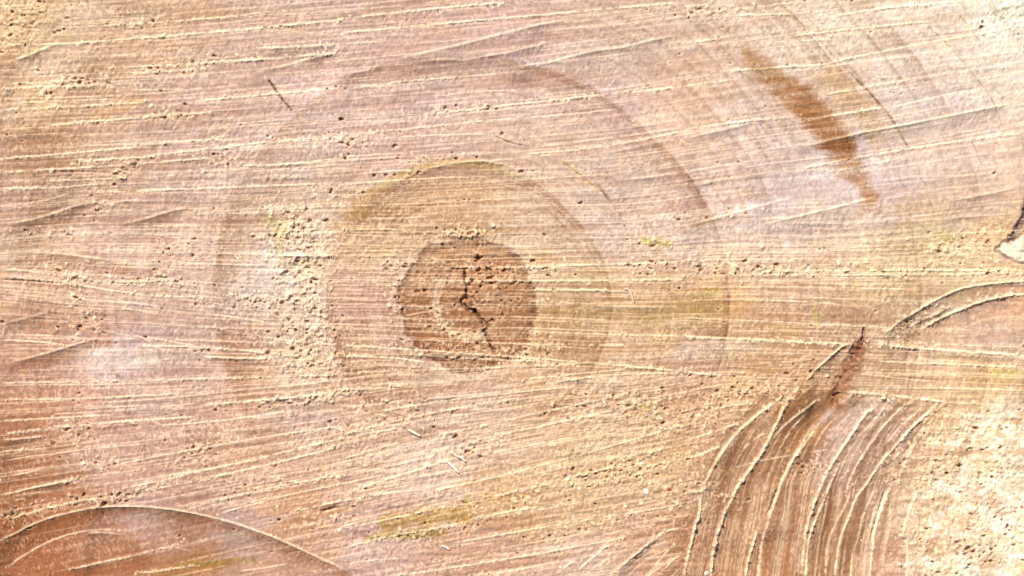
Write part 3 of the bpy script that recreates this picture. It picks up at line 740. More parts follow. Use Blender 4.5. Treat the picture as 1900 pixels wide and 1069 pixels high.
for i in range(26):
    du_ = rng.uniform(-20, 190); dv_ = rng.uniform(-6, 30); f_ = rng.uniform(.6, 1.2)
    do_ridge(smooth([(1040 + du_, 1090 + dv_), (1068 + du_ + 8 * f_, 1056 + dv_ - 6 * f_), (1100 + du_ + 14 * f_, 1026 + dv_ - 6 * f_), (1140 + du_ + 20 * f_, 1002 + dv_ - 4 * f_)], 2), rng.choice([.3, .6, 1.0]), rng.uniform(.4, 1))
# ---- checks, splits, holes
PITS = []
def pit(u, v, r, depth=1.0, el=1.0, ang=None): PITS.append((u, v, r, depth, el, ang))
def crack(pts, wd, depth, rgb=None):
    p = smooth(pts, 1.0); pad = 14
    S = np.s_[ix(VA, p[:, 1].min() - pad):ix(VA, p[:, 1].max() + pad), ix(UA, p[:, 0].min() - pad):ix(UA, p[:, 0].max() + pad)]
    uu = U[S] + (0.7 + 0.7 * wd) * vn(U[S], V[S], 6, 6, 40); vv = V[S] + (0.7 + 0.7 * wd) * vn(U[S], V[S], 6, 6, 41); dd = np.full(uu.shape, 1e9, np.float32)
    for a in p: dd = np.minimum(dd, np.hypot(uu - a[0], vv - a[1]))
    g = np.exp(-(dd / wd) ** 2)
    Hh[S] -= depth * g
    if rgb is not None:
        m = np.zeros_like(U); m[S] = 0.8 * np.exp(-(dd / (wd * 1.1)) ** 2); stain(m, rgb)
ep = lambda x, y: (630 + x * K, 355 + y * K)
BRN = tone(120, 70, 36)
crack([ep(688,430), ep(692,500), ep(704,560), ep(698,595)], 1.9, 9, BRN)
crack([ep(690,585), ep(668,605), ep(682,630), ep(715,650), ep(742,662)], 3.0, 11, BRN)
crack([ep(742,662), ep(775,700), ep(805,735), ep(815,760)], 2.8, 9, BRN)
crack([ep(790,765), ep(822,815), ep(842,868), ep(848,885)], 2.2, 8, BRN)
crack([ep(700,590), ep(740,585), ep(760,620)], 1.4, 4, BRN)
crack([(500,150), (518,176), (541,205)], 1.3, 4)
crack([(1046,304), (1075,325), (1104,348), (1126,366), (1140,384), (1157,404), (1166,416)], 1.3, 2.6)
for pts in ([cp(600,60), cp(760,210), cp(870,330), cp(1000,460), cp(1130,600), cp(1200,690), cp(1262,800)],
            [cp(1380,150), cp(1500,270), cp(1660,460), cp(1730,560), cp(1790,700)], [cp(1550,90), cp(1660,230)], [cp(1620,780), cp(1670,900)],
            [(1721,355), (1729,380), (1736,406)], [cp(420,650), cp(530,790)], [cp(0,900), cp(110,1050), (1312,375)], [(1640,530), (1625,570), (1612,602)],
            [cp(1170,190), cp(1340,370)], [cp(1300,940), cp(1370,1030)]):
    p = smooth(pts, 3); path_stain_shade(pts, 1.7, tone(160, 116, 82), .6); crack(pts, 1.2, 1.0)
path_stain_shade([(1590,148), (1640,202), (1686,272)], 3.2, tone(150,104,66), .7)
crack([(1604,610), (1600,632)], 2.0, 6); crack([(1596,642), (1578,676), (1560,712), (1550,742)], 9.0, 5)
# named dark holes
for (t, L) in {'E': "765,370,22 770,430,15 775,455,13 820,428,17 812,425,12 826,480,15 832,455,12 912,437,15 918,450,10 960,450,12 1055,440,10 1150,460,12 1165,470,9 428,555,13 470,545,13 515,545,8 360,415,16 370,400,9 600,395,11 845,710,17 822,718,10 885,545,12 945,605,10 985,600,10 890,600,12 1025,870,11 578,212,10 600,255,7 1130,240,11 1660,408,9 1740,398,10 1870,530,10 1300,462,11 1325,65,12 1048,118,7 1440,225,7 1185,545,10 970,500,12 1010,500,9 700,425,11 655,425,11 690,48,9 655,50,8 715,48,9 605,560,7 620,870,8 740,875,9 690,880,9 590,780,9 805,760,10 790,740,9 1570,190,8 1660,190,7 1590,265,8 1650,290,8 1830,297,9 848,180,6 120,530,8 235,310,7 490,885,10 25,965,9",
    'A': "215,5,11 395,28,7 245,15,9 320,175,12 350,165,10 440,20,6 775,155,12 205,385,10 490,460,10 520,455,10 600,455,13 890,500,9 1010,403,10 825,380,11 1545,148,10 1500,152,9 1460,152,8 1660,150,7 1025,578,13 1850,478,10 1800,490,9 1780,545,6 1885,657,8 1330,690,9 740,905,15 750,925,14 765,885,9 640,960,12 690,955,10 660,945,9 1820,1050,12 1330,918,8 1045,895,7 1140,953,8 910,650,12 885,645,9 1475,750,10 1500,760,9 785,715,6 1655,932,6 90,622,10 1820,765,9 40,740,8 120,775,8 990,265,8 300,180,10 65,115,9 470,465,8 1290,600,5",
    'B': "10,657,11 895,738,12 1000,778,7 1020,775,7 1120,798,6 310,803,17 45,798,17 35,875,11 820,600,10 870,602,9 30,490,9 190,968,11 255,963,11 300,965,10 435,950,13 385,960,9 575,880,8 755,865,9 775,908,8 1000,945,13 1068,942,8 545,68,7 505,68,6 375,75,5 1085,355,6 565,540,5 1575,512,7 675,325,6 620,460,5 1165,712,6 1240,825,6 330,860,8 590,620,8",
    'C': "1055,175,10 595,360,9 1078,428,7 1165,508,8 1185,510,8 480,582,8 1740,955,12 1750,1000,6 215,898,9 330,890,8 690,5,10 955,5,9 595,10,8 1030,68,6 730,65,6 280,350,8 220,208,8 1720,855,6 90,975,6 1710,735,6 1025,920,9 940,880,8 240,150,7 1875,190,9",
    'D': "1820,5,14 1185,95,10 1245,100,7 1450,90,8 1645,258,13 1690,202,12 1620,200,10 1665,205,11 1720,200,11 1715,160,10 1650,320,13 1640,385,12 1580,445,12 1820,495,11 440,750,16 435,765,11 318,748,11 800,805,11 1080,625,10 1185,520,8 1335,532,8 1440,605,11 1075,880,10 1110,878,10 1150,875,10 1475,890,13 1690,780,14 1590,708,11 1700,715,11 1100,935,9 1560,750,10 1590,850,9 1435,1030,9 900,340,8 1700,950,12 1660,880,11 1730,960,10 1600,760,10 400,820,8 460,130,8 1540,215,9 995,490,9 1070,510,9 880,500,8 1000,700,7 1640,600,10 1680,585,9 1560,590,10 890,645,8 1410,770,7 1520,240,9 1480,285,8 1700,170,8",
    'G': "110,382,8 775,320,9 810,318,8 220,650,10 1140,600,9 1085,660,9 800,443,8 770,443,8 1765,440,12 1640,280,8 1565,262,10 1700,1050,7 0,530,10 1780,180,7 1760,190,6 310,450,8 200,410,8 250,720,9 130,400,8 760,220,7 65,1015,10 1350,642,8 730,740,8 1850,575,7 740,930,9 1010,850,12 1050,890,10 1000,870,12 950,900,10 920,990,12 900,1030,12 370,380,7 30,120,8 1580,485,9",
    'H': "435,60,11 400,105,8 435,120,9 395,155,7 375,30,7 225,25,6 915,178,9 1000,185,9 1185,155,12 1245,158,8 1430,140,10 490,258,9 435,292,9 520,318,9 910,325,8 1060,395,9 1160,370,9 1030,370,9 1195,458,9 1820,218,11 1850,210,9 1705,242,7 950,520,8 660,610,9 1350,570,11 1540,760,12 1490,765,9 1600,118,11 1385,250,6 635,455,12 600,460,9 1290,815,9 1510,848,9 880,930,8 980,850,10 575,668,9 1720,655,7 700,655,9 330,415,8 1190,465,8 1410,600,7",
    'I': "1600,130,11 1580,165,10 1540,130,9 1750,240,10 1350,520,11 1360,545,8 1080,480,6 770,790,9 1020,858,11 1530,760,11 1410,670,9 575,995,8 155,980,8 520,250,9 490,320,8 325,755,9 820,770,8 1240,850,8 740,120,8 780,115,8 1470,490,9 1590,200,9 890,245,6 1300,415,7 1900,780,9 1660,440,8 1700,480,8 1560,450,8",
    'J': "865,75,14 880,65,11 1480,503,12 1420,435,12 1470,335,8 800,470,10 740,470,9 770,475,9 680,505,9 570,110,12 585,95,9 1675,375,13 1700,365,12 1810,795,13 1590,910,16 1570,950,11 1610,970,11 1720,920,12 1740,910,11 1350,690,8 1790,700,8 1465,690,7 130,15,10 300,30,14 210,50,12 1260,110,7 1650,700,8 1600,215,8 1310,950,7 1600,1010,11 1570,870,10 1680,940,11 1620,930,12 1500,860,8 1320,715,8 1850,620,9"}.items():
    for s in L.split():
        x, y, r = map(float, s.split(',')); pit(TL[t][0] + x * K, TL[t][1] + y * K, r * K * 0.7, 1.3, 1.3)
CRUMB = []
for (a, b, ru, rv_, tl, npi, ncr, c) in CL:
    for i in range(npi + (ncr if a < 1680 or b < 700 else ncr // 2)):
        q = rng.normal(0, 0.7, 2); u = a + q[0] * ru; v = b + q[1] * rv_ + tl * q[0] * ru
        if i < npi:
            if i % 2: continue
            pit(u, v, rng.uniform(1.4, 3.0), rng.uniform(.8, 1.6), rng.uniform(1, 1.9))
        elif rng.random() < 0.6: CRUMB.append((u, v, rng.uniform(0.9, 2.3) * (1.35 if rng.random() < .1 else 1), c))
for i in range(420):
    u, v = rng.uniform(0, 1900), rng.uniform(0, 1069); pit(u, v, rng.uniform(0.9, 1.9), rng.uniform(.7, 1.3), 1.2)
for (u, v, r, dp, el, ang) in PITS:
    B = r * el * 3 + 3
    S = np.s_[ix(VA, v - B):ix(VA, v + B), ix(UA, u - B):ix(UA, u + B)]
    uu = (U[S] - u) + 0.95 * r * vn(U[S], V[S], 4.5, 4.5, 44); vv = (V[S] - v) + 0.8 * r * vn(U[S], V[S], 4.5, 4, 45)
    s = slope_at(np.array(u), np.array(v)); vv = vv - s * uu
    d2 = (uu / (r * el)) ** 2 + (vv / (r * 0.85)) ** 2
    Hh[S] -= dp * (1.15 * r + 0.5) * np.exp(-d2 ** 1.4)
    Hh[S] += 0.12 * r * np.exp(-((np.sqrt(d2) - 1.6) / 0.5) ** 2)
    PALE[S] = np.maximum(PALE[S], 0.45 * np.exp(-((np.sqrt(d2) - 1.6) / 0.5) ** 2)) * (1 - 0.8 * np.exp(-d2))
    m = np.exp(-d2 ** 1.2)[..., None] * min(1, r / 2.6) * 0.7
    COL[S] = COL[S] * (1 - m) + tone(160, 88, 42) * m  # holes also tinted brown, painting in part of their shade
# tufts of torn fibre standing proud, in the clusters and along the stronger burrs
TUFT = []
for (a, b, ru, rv_, tl, npi, ncr, c) in CL:
    for i in range(int(ncr * (0.24 if a < 1680 or b < 700 else 0.15))):
        q = rng.normal(0, 0.72, 2); TUFT.append((a + q[0] * ru, b + q[1] * rv_ + tl * q[0] * ru, rng.uniform(1.3, 3.0) * (1.4 if rng.random() < .1 else 1)))
for n_, (kd, a, p) in enumerate(STROKES):
    if kd == 'R' and a[0] >= 1.5:
        g = vn(np.arange(len(p)) * 1.2, np.zeros(len(p)) + n_ * 2.3, 34, 1, 0); pr = sst(g, 0.0, 0.6) + 0.08
        for i in np.nonzero(rng.random(len(p)) < pr * 0.24 * a[0])[0]:
            rg = float(up(rf[0], rf[1], rf[2][..., 0], p[i, 0], p[i, 1]))
            if rng.random() < 0.25 + 0.7 * rg: TUFT.append((p[i, 0], p[i, 1] + rng.normal(-0.5, 1.3 * a[0]), rng.uniform(0.9, 1.4 + 0.7 * a[0])))
for (u, v, r) in TUFT:
    B = r * 3 + 3
    S = np.s_[ix(VA, v - B):ix(VA, v + B), ix(UA, u - B):ix(UA, u + B)]
    x = (U[S] - u) + 0.8 * r * vn(U[S], V[S], 4, 4, 40); y = (V[S] - v) + 0.8 * r * vn(U[S], V[S], 4, 4, 41)
    t = rng.uniform(-.5, .5); x = x + t * y; el = rng.uniform(.6, 1.1)
    d2 = (x / (r * el)) ** 2 + (y / (r * 1.15)) ** 2; g = np.exp(-d2 ** 1.5)
    Hh[S] += g * r * rng.uniform(0.5, 1.0)
    PALE[S] = np.maximum(PALE[S], g * rng.uniform(0.6, 1.1))
# pith lump
d = np.hypot((U - 868) / 9, (V - 560) / 8); Hh += 2.2 * np.exp(-d ** 4) * (1 + 0.3 * vn(U, V, 5, 5, 46)); stain(0.6 * np.exp(-d ** 4), tone(206, 150, 94))

# bark inclusion at the right edge: dark rim round a pale pocket
gp = lambda x, y: (1260 + x * K, 355 + y * K)
POCKET = [gp(1757,322), gp(1800,290), gp(1850,275), gp(1900,235), (1960,425), (1990,470), (1960,492), gp(1900,388), gp(1850,378), gp(1800,355)]
S = np.s_[ix(VA, 340):ix(VA, 560), ix(UA, 1780):ix(UA, 2040)]
pd = np.full(U.shape, 1e9, np.float32); pd[S] = poly_d(POCKET, S) + 2.5 * vn(U[S], V[S], 9, 9, 47)
inp = 1 - sst(pd, -3, 1); stain(inp * .85, tone(252, 240, 204))
Hh += inp * (1.5 + 1.6 * vn(U, V, 7, 7, 48)); 
rim = np.exp(-((pd - 3.5) / 2.6) ** 2) * (0.75 + 0.4 * vn(U, V, 12, 12, 49)); stain(rim * .85, tone(112, 80, 88)); Hh -= rim * 3
path_stain_shade([(1905, 376), (1898, 405), (1886, 428), (1874, 446)], 8, tone(100, 70, 76), .85); crack([(1908,372), (1898, 405), (1886, 428), (1876, 444)], 4.5, 5)

# pale fibre over everything
PALE = np.clip(PALE, 0, 1)
def pale_of(c): return np.clip(c * 0.62 + np.array([.51, .415, .28], np.float32), 0, .84)
def nopale(pts, w0, amt):
    global PALE
    p = smooth(pts, 4); d = np.full(U.shape, 1e9, np.float32)
    S = np.s_[ix(VA, p[:, 1].min() - 40):ix(VA, p[:, 1].max() + 40), ix(UA, p[:, 0].min() - 40):ix(UA, p[:, 0].max() + 40)]
    dd = d[S]
    for a in p: dd = np.minimum(dd, np.hypot(U[S] - a[0], V[S] - a[1]))
    PALE[S] *= 1 - amt * (1 - sst(dd + 4 * vn(U[S], V[S], 8, 6, 9), w0 * .6, w0 * 1.2))
nopale([(1600,636), (1590,655), (1580,685), (1563,712), (1552,742)], 20, .75)
nopale([(1395,100), (1440,150), (1520,220), (1560,270), (1590,310)], 24, .55)
PALE *= 1 - 0.12 * np.clip(hw, 0, 1)
PALE = np.maximum(PALE, np.clip((0.35 + 0.65 * ROUGH) * 0.42 * sst(vn(_c[0] + _w[0], _c[1] + _w[1], 2.5, 4.4, 2) + 0.4 * ST1, 0.4, 0.85), 0, .8))
PALE = np.maximum(PALE, (1 - torn) * 0.12 * sst(ST2 + 0.5 * vn(U, V, 14, 3, 5), 0.75, 1.25))
_b = np.where(_gf, 2.6, 1.0).astype(np.float32)
COL *= (1 + 0.045 * _b * ST1 + 0.03 * _b * ST2)[..., None] * (1 + 0.03 * ST1[..., None] * np.array([-.6, .3, 1.0], np.float32))
m = (np.clip(PALE, 0, 1) * 0.95)[..., None]; COL = (COL * (1 - m) + pale_of(COL) * m).astype(np.float32)
grain = 0.5 * vn(_a[0] + _w[1], _a[1] + _w[0], 2.7, 5.5, 54) + 0.5 * vn(_b[0] + _w[0], _b[1] + _w[1], 5, 4, 55) + 0.35 * vn(_c[0], _c[1], 11, 8, 56)
COL *= (1 + 0.21 * grain)[..., None] * (1 + 0.05 * vn(U, V, 8, 8, 57)[..., None] * np.array([.3, 0, -1.2], np.float32))
_m = np.array([.455, .30, .195], np.float32); COL = _m * (np.clip(COL, .005, 1) / _m) ** 1.13
COL = np.clip(COL * np.array([1.005, 1.0, 1.03], np.float32), 0.01, 0.86)

# ------------------------------------------------------------------ materials
def base_mat(name, rough=0.85, bump=0.25, attr=True, colour=(0.4, 0.3, 0.2)):
    m = bpy.data.materials.new(name); m.use_nodes = True; n = m.node_tree.nodes; l = m.node_tree.links
    b = n["Principled BSDF"]; b.inputs["Roughness"].default_value = rough; b.inputs["Specular IOR Level"].default_value = 0.18
    tc = n.new("ShaderNodeTexCoord")
    no = n.new("ShaderNodeTexNoise"); no.inputs["Scale"].default_value = 1500; no.inputs["Detail"].default_value = 3
    l.new(tc.outputs["Object"], no.inputs["Vector"])
    no2 = n.new("ShaderNodeTexNoise"); no2.inputs["Scale"].default_value = 420; no2.inputs["Detail"].default_value = 4
    l.new(tc.outputs["Object"], no2.inputs["Vector"])
    if attr:
        src = n.new("ShaderNodeVertexColor"); src.layer_name = "wood_tone"; out = src.outputs["Color"]
    else:
        src = n.new("ShaderNodeRGB"); src.outputs[0].default_value = (*colour, 1); out = src.outputs[0]
    ramp = n.new("ShaderNodeMapRange"); ramp.inputs["From Min"].default_value = 0.3; ramp.inputs["From Max"].default_value = 0.7
    ramp.inputs["To Min"].default_value = 0.86; ramp.inputs["To Max"].default_value = 1.12; l.new(no2.outputs["Fac"], ramp.inputs["Value"])
    mx = n.new("ShaderNodeVectorMath"); mx.operation = 'SCALE'; l.new(out, mx.inputs[0]); l.new(ramp.outputs[0], mx.inputs["Scale"])
    l.new(mx.outputs[0], b.inputs["Base Color"])
    bp = n.new("ShaderNodeBump"); bp.inputs["Strength"].default_value = bump; bp.inputs["Distance"].default_value = 0.0004
    l.new(no.outputs["Fac"], bp.inputs["Height"]); l.new(bp.outputs[0], b.inputs["Normal"])
    return m
M_WOOD = base_mat("sawn_wood", 0.82, 0.35); M_FIB = base_mat("torn_fibre", 0.9, 0.3); M_BARK = base_mat("bark", 0.95, 0.6, False, (0.10, 0.07, 0.05))
M_GROUND = base_mat("soil", 1.0, 0.5, False, (0.11, 0.085, 0.06))

def mesh_obj(name, co, faces, mat, parent=None, col=None, smooth_=True):
    me = bpy.data.meshes.new(name); nv = len(co); k = faces.shape[1]
    me.vertices.add(nv); me.vertices.foreach_set("co", np.ascontiguousarray(co, np.float32).ravel())
    me.loops.add(faces.size); me.loops.foreach_set("vertex_index", np.ascontiguousarray(faces, np.int32).ravel())
    me.polygons.add(len(faces)); me.polygons.foreach_set("loop_start", np.arange(0, faces.size, k, dtype=np.int32))
    me.polygons.foreach_set("use_smooth", np.full(len(faces), smooth_, bool))
    me.update(calc_edges=True)
    if col is not None:
        a = me.color_attributes.new("wood_tone", 'FLOAT_COLOR', 'POINT')
        a.data.foreach_set("color", np.concatenate([col, np.ones((nv, 1))], 1).astype(np.float32).ravel())
    me.materials.append(mat)
    o = bpy.data.objects.new(name, me); C.objects.link(o)
    if parent is not None: o.parent = parent
    return o
def P3(u, v, z): return np.stack([(np.asarray(u) - CU) * PX, -(np.asarray(v) - CV) * PX, np.asarray(z) * PX], -1)

stump = bpy.data.objects.new("tree_stump", None); C.objects.link(stump); stump.location = (0, 0, -0.30)
stump['label'] = "pinkish tan cut face of a tree stump, rings and saw marks round a dark core"; stump['category'] = "tree stump"
OFF = np.array([0, 0, 0.30])

# ------------------------------------------------------------------ split the face into its parts
uc = (U[:-1, :-1] + U[1:, 1:]) / 2; vc = (V[:-1, :-1] + V[1:, 1:]) / 2
rc = RE[:-1, :-1]; rplain = np.hypot(uc - PITH[0], vc - PITH[1])
zone = np.digitize(rc, RB)                      # 0 pith, 1 heartwood, 2.. rings
zone[vc > arc_v(uc)] = 20
zone[in_groove_field(uc, vc)] = 21
g1 = smooth([gp(*q) for q in [(1110,815),(1180,750),(1250,700),(1350,640),(1450,585),(1560,540),(1700,515),(1800,505),(1950,498),(2600,520)]])
g2 = smooth([gp(*q) for q in [(1110,817),(1310,790),(1400,735),(1500,685),(1570,655),(1650,625),(1750,595),(1820,580),(1950,576),(2600,590)]])
band_ = (uc > g1[0, 0]) & (vc > np.interp(uc, g1[:, 0], g1[:, 1])) & (vc < np.interp(uc, g2[:, 0], g2[:, 1]))
zone[band_] = 22
zone[torn[:-1, :-1] > 0.5] = 23
zone[(pd[:-1, :-1] < 6)] = 24
zone[rplain > RF] = -1
co = (P3(U.ravel(), V.ravel(), Hh.ravel()) + OFF).astype(np.float32); col = COL.reshape(-1, 3)
ii = np.arange(NV * NU).reshape(NV, NU)
quads = np.stack([ii[:-1, :-1], ii[1:, :-1], ii[1:, 1:], ii[:-1, 1:]], -1)
names = {0: "pith", 1: "heartwood", 20: "saw_cut", 21: "saw_cut", 22: "saw_cut", 23: "torn_sapwood", 24: "bark_inclusion"}
plab = {1: "dark brown round heartwood core", 0: "cracked pith at the middle of the core", 20: "smooth brown curved saw cut with a sharp arched edge", 21: "fan of curved parallel saw grooves",
        22: "narrow curved saw groove beside the right edge", 23: "whitish torn fibrous wood", 24: "dark purplish bark pocket with a pale middle"}
built = {}
for z in [1, 0] + [k for k in np.unique(zone) if k > 1]:
    q = quads[zone == z]
    if len(q) == 0: continue
    used, inv = np.unique(q, return_inverse=True)
    par = built.get(1) if z == 0 else stump
    o = mesh_obj(names.get(int(z), "growth_ring"), co[used], inv.reshape(-1, 4), M_WOOD, par, col[used])
    if int(z) in plab: o['label'] = plab[int(z)]
    built[int(z)] = o

# bark mantle and ground
n = 240; th = np.linspace(0, 2 * np.pi, n, endpoint=False); prof = [(RF - 26, -6, 0), (RF - 8, 3, .2), (RF + 14, 2, .5), (RF + 34, -14, 1), (RF + 46, -200, 1), (RF + 70, -500, 1.2), (RF + 130, -860, 1.6), (RF + 230, -1004, 2)]
bc = []
for r, z, a in prof:
    rr = r + a * (14 * np.abs(np.sin(th * 27 + 2 * np.sin(th * 5))) + 10 * np.sin(th * 5 + z * .002) + rng.normal(0, 4, n))
    bc.append(P3(PITH[0] + rr * np.cos(th), PITH[1] + rr * np.sin(th), np.full(n, z)))
bc = np.concatenate(bc) + OFF; f = []
for k in range(len(prof) - 1):
    a = np.arange(n) + k * n; b = (np.arange(n) + 1) % n + k * n; f.append(np.stack([a, a + n, b + n, b], -1))
mesh_obj("bark", bc, np.concatenate(f)[:, ::-1], M_BARK, stump)
gx = np.linspace(-3, 3, 61); gX, gY = np.meshgrid(gx, gx); gz = -0.297 + 0.012 * vn(gX * 100, gY * 100, 30, 30, 50) - 0.01
gi = np.arange(61 * 61).reshape(61, 61)
g = mesh_obj("ground", np.stack([gX, gY, gz], -1).reshape(-1, 3), np.stack([gi[:-1, :-1], gi[:-1, 1:], gi[1:, 1:], gi[1:, :-1]], -1).reshape(-1, 4), M_GROUND); g['kind'] = "structure"

def hs(u, v):
    u = np.asarray(u, float); v = np.asarray(v, float)
    i = np.clip(np.searchsorted(UA, u) - 1, 0, NU - 2); j = np.clip(np.searchsorted(VA, v) - 1, 0, NV - 2)
    fu = (u - UA[i]) / (UA[i + 1] - UA[i]); fv = (v - VA[j]) / (VA[j + 1] - VA[j])
    return (Hh[j, i] * (1 - fu) + Hh[j, i + 1] * fu) * (1 - fv) + (Hh[j + 1, i] * (1 - fu) + Hh[j + 1, i + 1] * fu) * fv
def cs_(u, v):
    return COL[np.clip(np.searchsorted(VA, v), 0, NV - 1), np.clip(np.searchsorted(UA, u), 0, NU - 1)]

# ------------------------------------------------------------------ raised burrs: ragged crests along the stronger saw marks
RID = sorted([s for s in STROKES if s[0] == 'R' and s[1][0] >= 1.2], key=lambda s: -len(s[2]) * s[1][0])[:240]
for kd, a, p in RID:
    wd = a[0]; SEED[0] += 1
    L = np.concatenate([[0], np.cumsum(np.hypot(*np.diff(p, axis=0).T))]); s = np.arange(0, L[-1], 2.2)
    if len(s) < 6: continue
    u = np.interp(s, L, p[:, 0]); v = np.interp(s, L, p[:, 1]); du = np.gradient(u); dv = np.gradient(v); q = np.hypot(du, dv); nx, ny = -dv / q, du / q
    n1 = vn(s, s * 0 + SEED[0] * 3.7, 11, 1, 51); n2 = rng.normal(0, 1, len(s)); n3 = vn(s, s * 0 + SEED[0] * 1.3, 55, 1, 52)
    e = sst(np.minimum(s, s[-1] - s), 0, 20)
    hgt = (0.0 + 0.6 * n1 + 0.8 * n3 + 0.35 * np.abs(n2)) * wd * (0.1 if p[:, 1].mean() > 700 and p[:, 0].mean() > 1280 else 0.34) * e - 0.1
    off = rng.normal(0, 0.3 * wd, len(s)) + 0.25 * wd * n1
    hw_ = (0.55 + 0.35 * wd) * rng.uniform(0.6, 1.3, len(s))
    cu, cv = u + nx * off, v + ny * off
    lo = hs(cu, cv)
    rows = [P3(cu - nx * hw_, cv - ny * hw_, np.minimum(hs(cu - nx * hw_, cv - ny * hw_), lo) - 1.2),
            P3(cu + rng.normal(0, .3, len(s)), cv + rng.normal(0, .4, len(s)), lo + np.maximum(hgt, -1.5)),
            P3(cu + nx * hw_, cv + ny * hw_, np.minimum(hs(cu + nx * hw_, cv + ny * hw_), lo) - 1.2)]
    m_ = len(s); cc = np.concatenate(rows) + OFF; k = np.arange(m_ - 1)
    f = np.concatenate([np.stack([k, k + 1, k + 1 + m_, k + m_], -1), np.stack([k + m_, k + 1 + m_, k + 1 + 2 * m_, k + 2 * m_], -1)])
    f = f[:, ::-1] if True else f
    cb = pale_of(lin(np.clip(disp[np.clip(np.searchsorted(VA, v), 0, NV - 1), np.clip(np.searchsorted(UA, u), 0, NU - 1)], 0, 252)) * ALB) * rng.uniform(0.92, 1.1, (m_, 1))
    cb = np.clip(cb, 0, .86)
    mesh_obj("saw_burr", cc, f, M_FIB, stump, np.concatenate([cb * 0.95, cb, cb * 0.95]), False)

# ------------------------------------------------------------------ crumbs of torn fibre, one mass
for kd, a, p in STROKES:
    if kd == 'R' and a[0] >= 1.5:
        for i in range(int(len(p) * 0.16 * a[0])):
            q = p[rng.integers(len(p))]; CRUMB.append((q[0] + rng.normal(0, 3), q[1] + rng.normal(0, 1.5 * a[0]), rng.uniform(0.7, 2.0), (255, 238, 196)))
TET = np.array([(1, 0, -.4), (-.45, .8, -.4), (-.5, -.85, -.4), (.1, .05, 1.0), (.5, .5, .4), (-.6, 0, .5)]); TF = np.array([(0, 1, 4), (1, 5, 3), (1, 3, 4), (0, 4, 3), (2, 0, 3), (2, 3, 5), (1, 2, 5), (0, 2, 1)])
N = len(CRUMB); arr = np.array([(c[0], c[1], c[2]) for c in CRUMB])
an = rng.normal(0, 0.55, N); sc = arr[:, 2][:, None] * np.stack([rng.uniform(0.35, .8, N), rng.uniform(0.8, 2.0, N), rng.uniform(0.4, .9, N)], -1)
loc = TET[None] + rng.normal(0, 0.16, (N, 6, 3)); loc = loc * sc[:, None]
ca, sa = np.cos(an)[:, None], np.sin(an)[:, None]
cu = arr[:, 0][:, None] + loc[..., 0] * ca - loc[..., 1] * sa; cv = arr[:, 1][:, None] + loc[..., 0] * sa + loc[..., 1] * ca
cz = hs(arr[:, 0], arr[:, 1])[:, None] + loc[..., 2] * 0.9 + 0.1 * arr[:, 2][:, None]
cc = P3(cu.ravel(), cv.ravel(), cz.ravel()) + OFF
bcx = cs_(arr[:, 0], arr[:, 1])
ccol = np.array([lin(c[3]) * 0.84 if c[3] is not None else np.clip(bcx[i] * 1.1, 0, .85) for i, c in enumerate(CRUMB)])
mixf = rng.uniform(0.0, 0.8, (N, 1)); ccol = np.clip(ccol * (1 - mixf) + bcx * mixf, 0, .86)
ff = (TF[None] + (np.arange(N) * 6)[:, None, None]).reshape(-1, 3)
fz = mesh_obj("torn_fibre", cc, ff, M_FIB, stump, np.repeat(ccol, 6, 0), False); fz['kind'] = "stuff"

# ------------------------------------------------------------------ loose bits lying on the face
def sliver(name, pts, wd, rgb, label, cat, group=None, lift=1.6, flat=0.55):
    p = smooth(pts, 3.0); c = p.mean(0); z0 = float(np.max(hs(p[:, 0], p[:, 1]))) if len(p) else 0
    d = np.gradient(p, axis=0); d /= np.hypot(d[:, 0], d[:, 1])[:, None]; ring = 6; co_ = []; m_ = len(p)
    for i in range(m_):
        t = i / (m_ - 1); w_ = wd * (0.35 + 0.65 * math.sin(math.pi * min(1, 0.12 + 0.8 * t)) ** 0.7) * rng.uniform(0.85, 1.15)
        zz = z0 + lift + 0.8 * math.sin(2.2 * t + 1)
        for j in range(ring):
            a = 2 * math.pi * j / ring
            co_.append(P3(p[i, 0] - d[i, 1] * math.cos(a) * w_, p[i, 1] + d[i, 0] * math.cos(a) * w_, zz + math.sin(a) * w_ * flat))
    co_ = np.array(co_); org = P3(c[0], c[1], z0); f = []
    for i in range(m_ - 1):
        for j in range(ring): f.append((i * ring + j, i * ring + (j + 1) % ring, (i + 1) * ring + (j + 1) % ring, (i + 1) * ring + j))
    for e in (0, m_ - 1):
        b = e * ring; f += [(b, b + 1, b + 2, b + 3), (b, b + 3, b + 4, b + 5)]
    o = mesh_obj(name, co_ - org, np.array(f), M_FIB, None, np.tile(lin(rgb) * 0.78, (len(co_), 1)) * rng.uniform(0.95, 1.03, (len(co_), 1)), False)
    o.location = Vector(org); o['label'] = label; o['category'] = cat
    if group: o['group'] = group
    return o
ip = lambda x, y: (630 + x * K, 709 + y * K)
G = "pale wood splinters lying on the cut face"
sliver("wood_splinter", [ip(578,422), ip(615,455), ip(656,497)], 2.3, (255,246,226), "longest straight white splinter lying loose below the dark centre core", "splinter", G, 2.2)
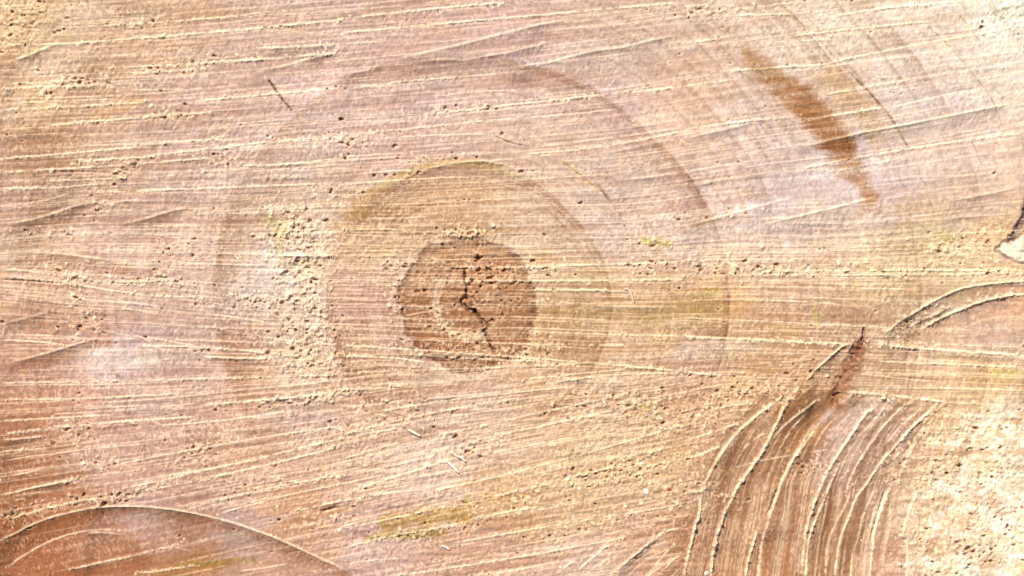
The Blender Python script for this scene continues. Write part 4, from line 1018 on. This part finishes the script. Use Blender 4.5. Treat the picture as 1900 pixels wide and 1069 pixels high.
sliver("wood_splinter", [ip(628,390), ip(650,408), ip(672,416), ip(692,436)], 2.0, (252,248,228), "bent white splinter just above the longest straight splinter", "splinter", G, 2.0)
sliver("wood_splinter", [ip(378,262), ip(405,275), ip(444,296)], 2.2, (254,244,220), "short blunt white splinter up and left of the splinter pair", "splinter", G, 2.0)
sliver("wood_splinter", [ep(1565,540), ep(1590,540), ep(1606,565), ep(1622,612)], 1.4, (251,226,194), "thin hooked cream splinter right of the dark centre core", "splinter", G, 2.0)
sliver("wood_splinter", [ip(562,902), ip(582,906), ip(604,922)], 2.0, (252,246,230), "tiny white splinter near the bottom edge below the amber stain", "splinter", G, 1.6)
def chip(u, v, r, rgb, label, cat, group=None):
    n_ = 9; z0 = float(hs(u, v)); co_ = []; org = P3(u, v, z0)
    for k, (s_, zz) in enumerate([(1.0, -0.35), (1.1, .15), (.7, .42)]):
        for j in range(n_):
            a = 2 * math.pi * j / n_; q = r * s_ * (1 + 0.22 * math.sin(2 * a + u) + rng.normal(0, .08)); co_.append(P3(u + q * math.cos(a), v + 0.8 * q * math.sin(a), z0 + r * (zz + rng.normal(0, .06))))
    co_.append(P3(u, v, z0 + r * .5)); f = []
    for k in range(2):
        for j in range(n_):
            a, b = k * n_ + j, k * n_ + (j + 1) % n_; f += [(a, b, b + n_), (a, b + n_, a + n_)]
    for j in range(n_): f.append((2 * n_ + j, 2 * n_ + (j + 1) % n_, 3 * n_))
    o = mesh_obj("wood_chip", np.array(co_) - org, np.array(f)[:, ::-1], M_FIB, None, np.tile(lin(rgb) * .66, (len(co_), 1)), False)
    o.location = Vector(org); o['label'] = label; o['category'] = cat
    if group: o['group'] = group
G2 = "small loose wood chips on the cut face"
chip(*ip(1690,605), 6.5, (255,244,222), "roundish white chip left of the small red chip", "wood chip", G2)
chip(*ip(1812,590), 3.6, (206,104,74), "tiny red chip lying right of the round white chip", "wood chip", G2)
chip(1311, 1064, 5, (255,240,214), "whitish chip at the bottom edge among curved grooves", "wood chip", G2)
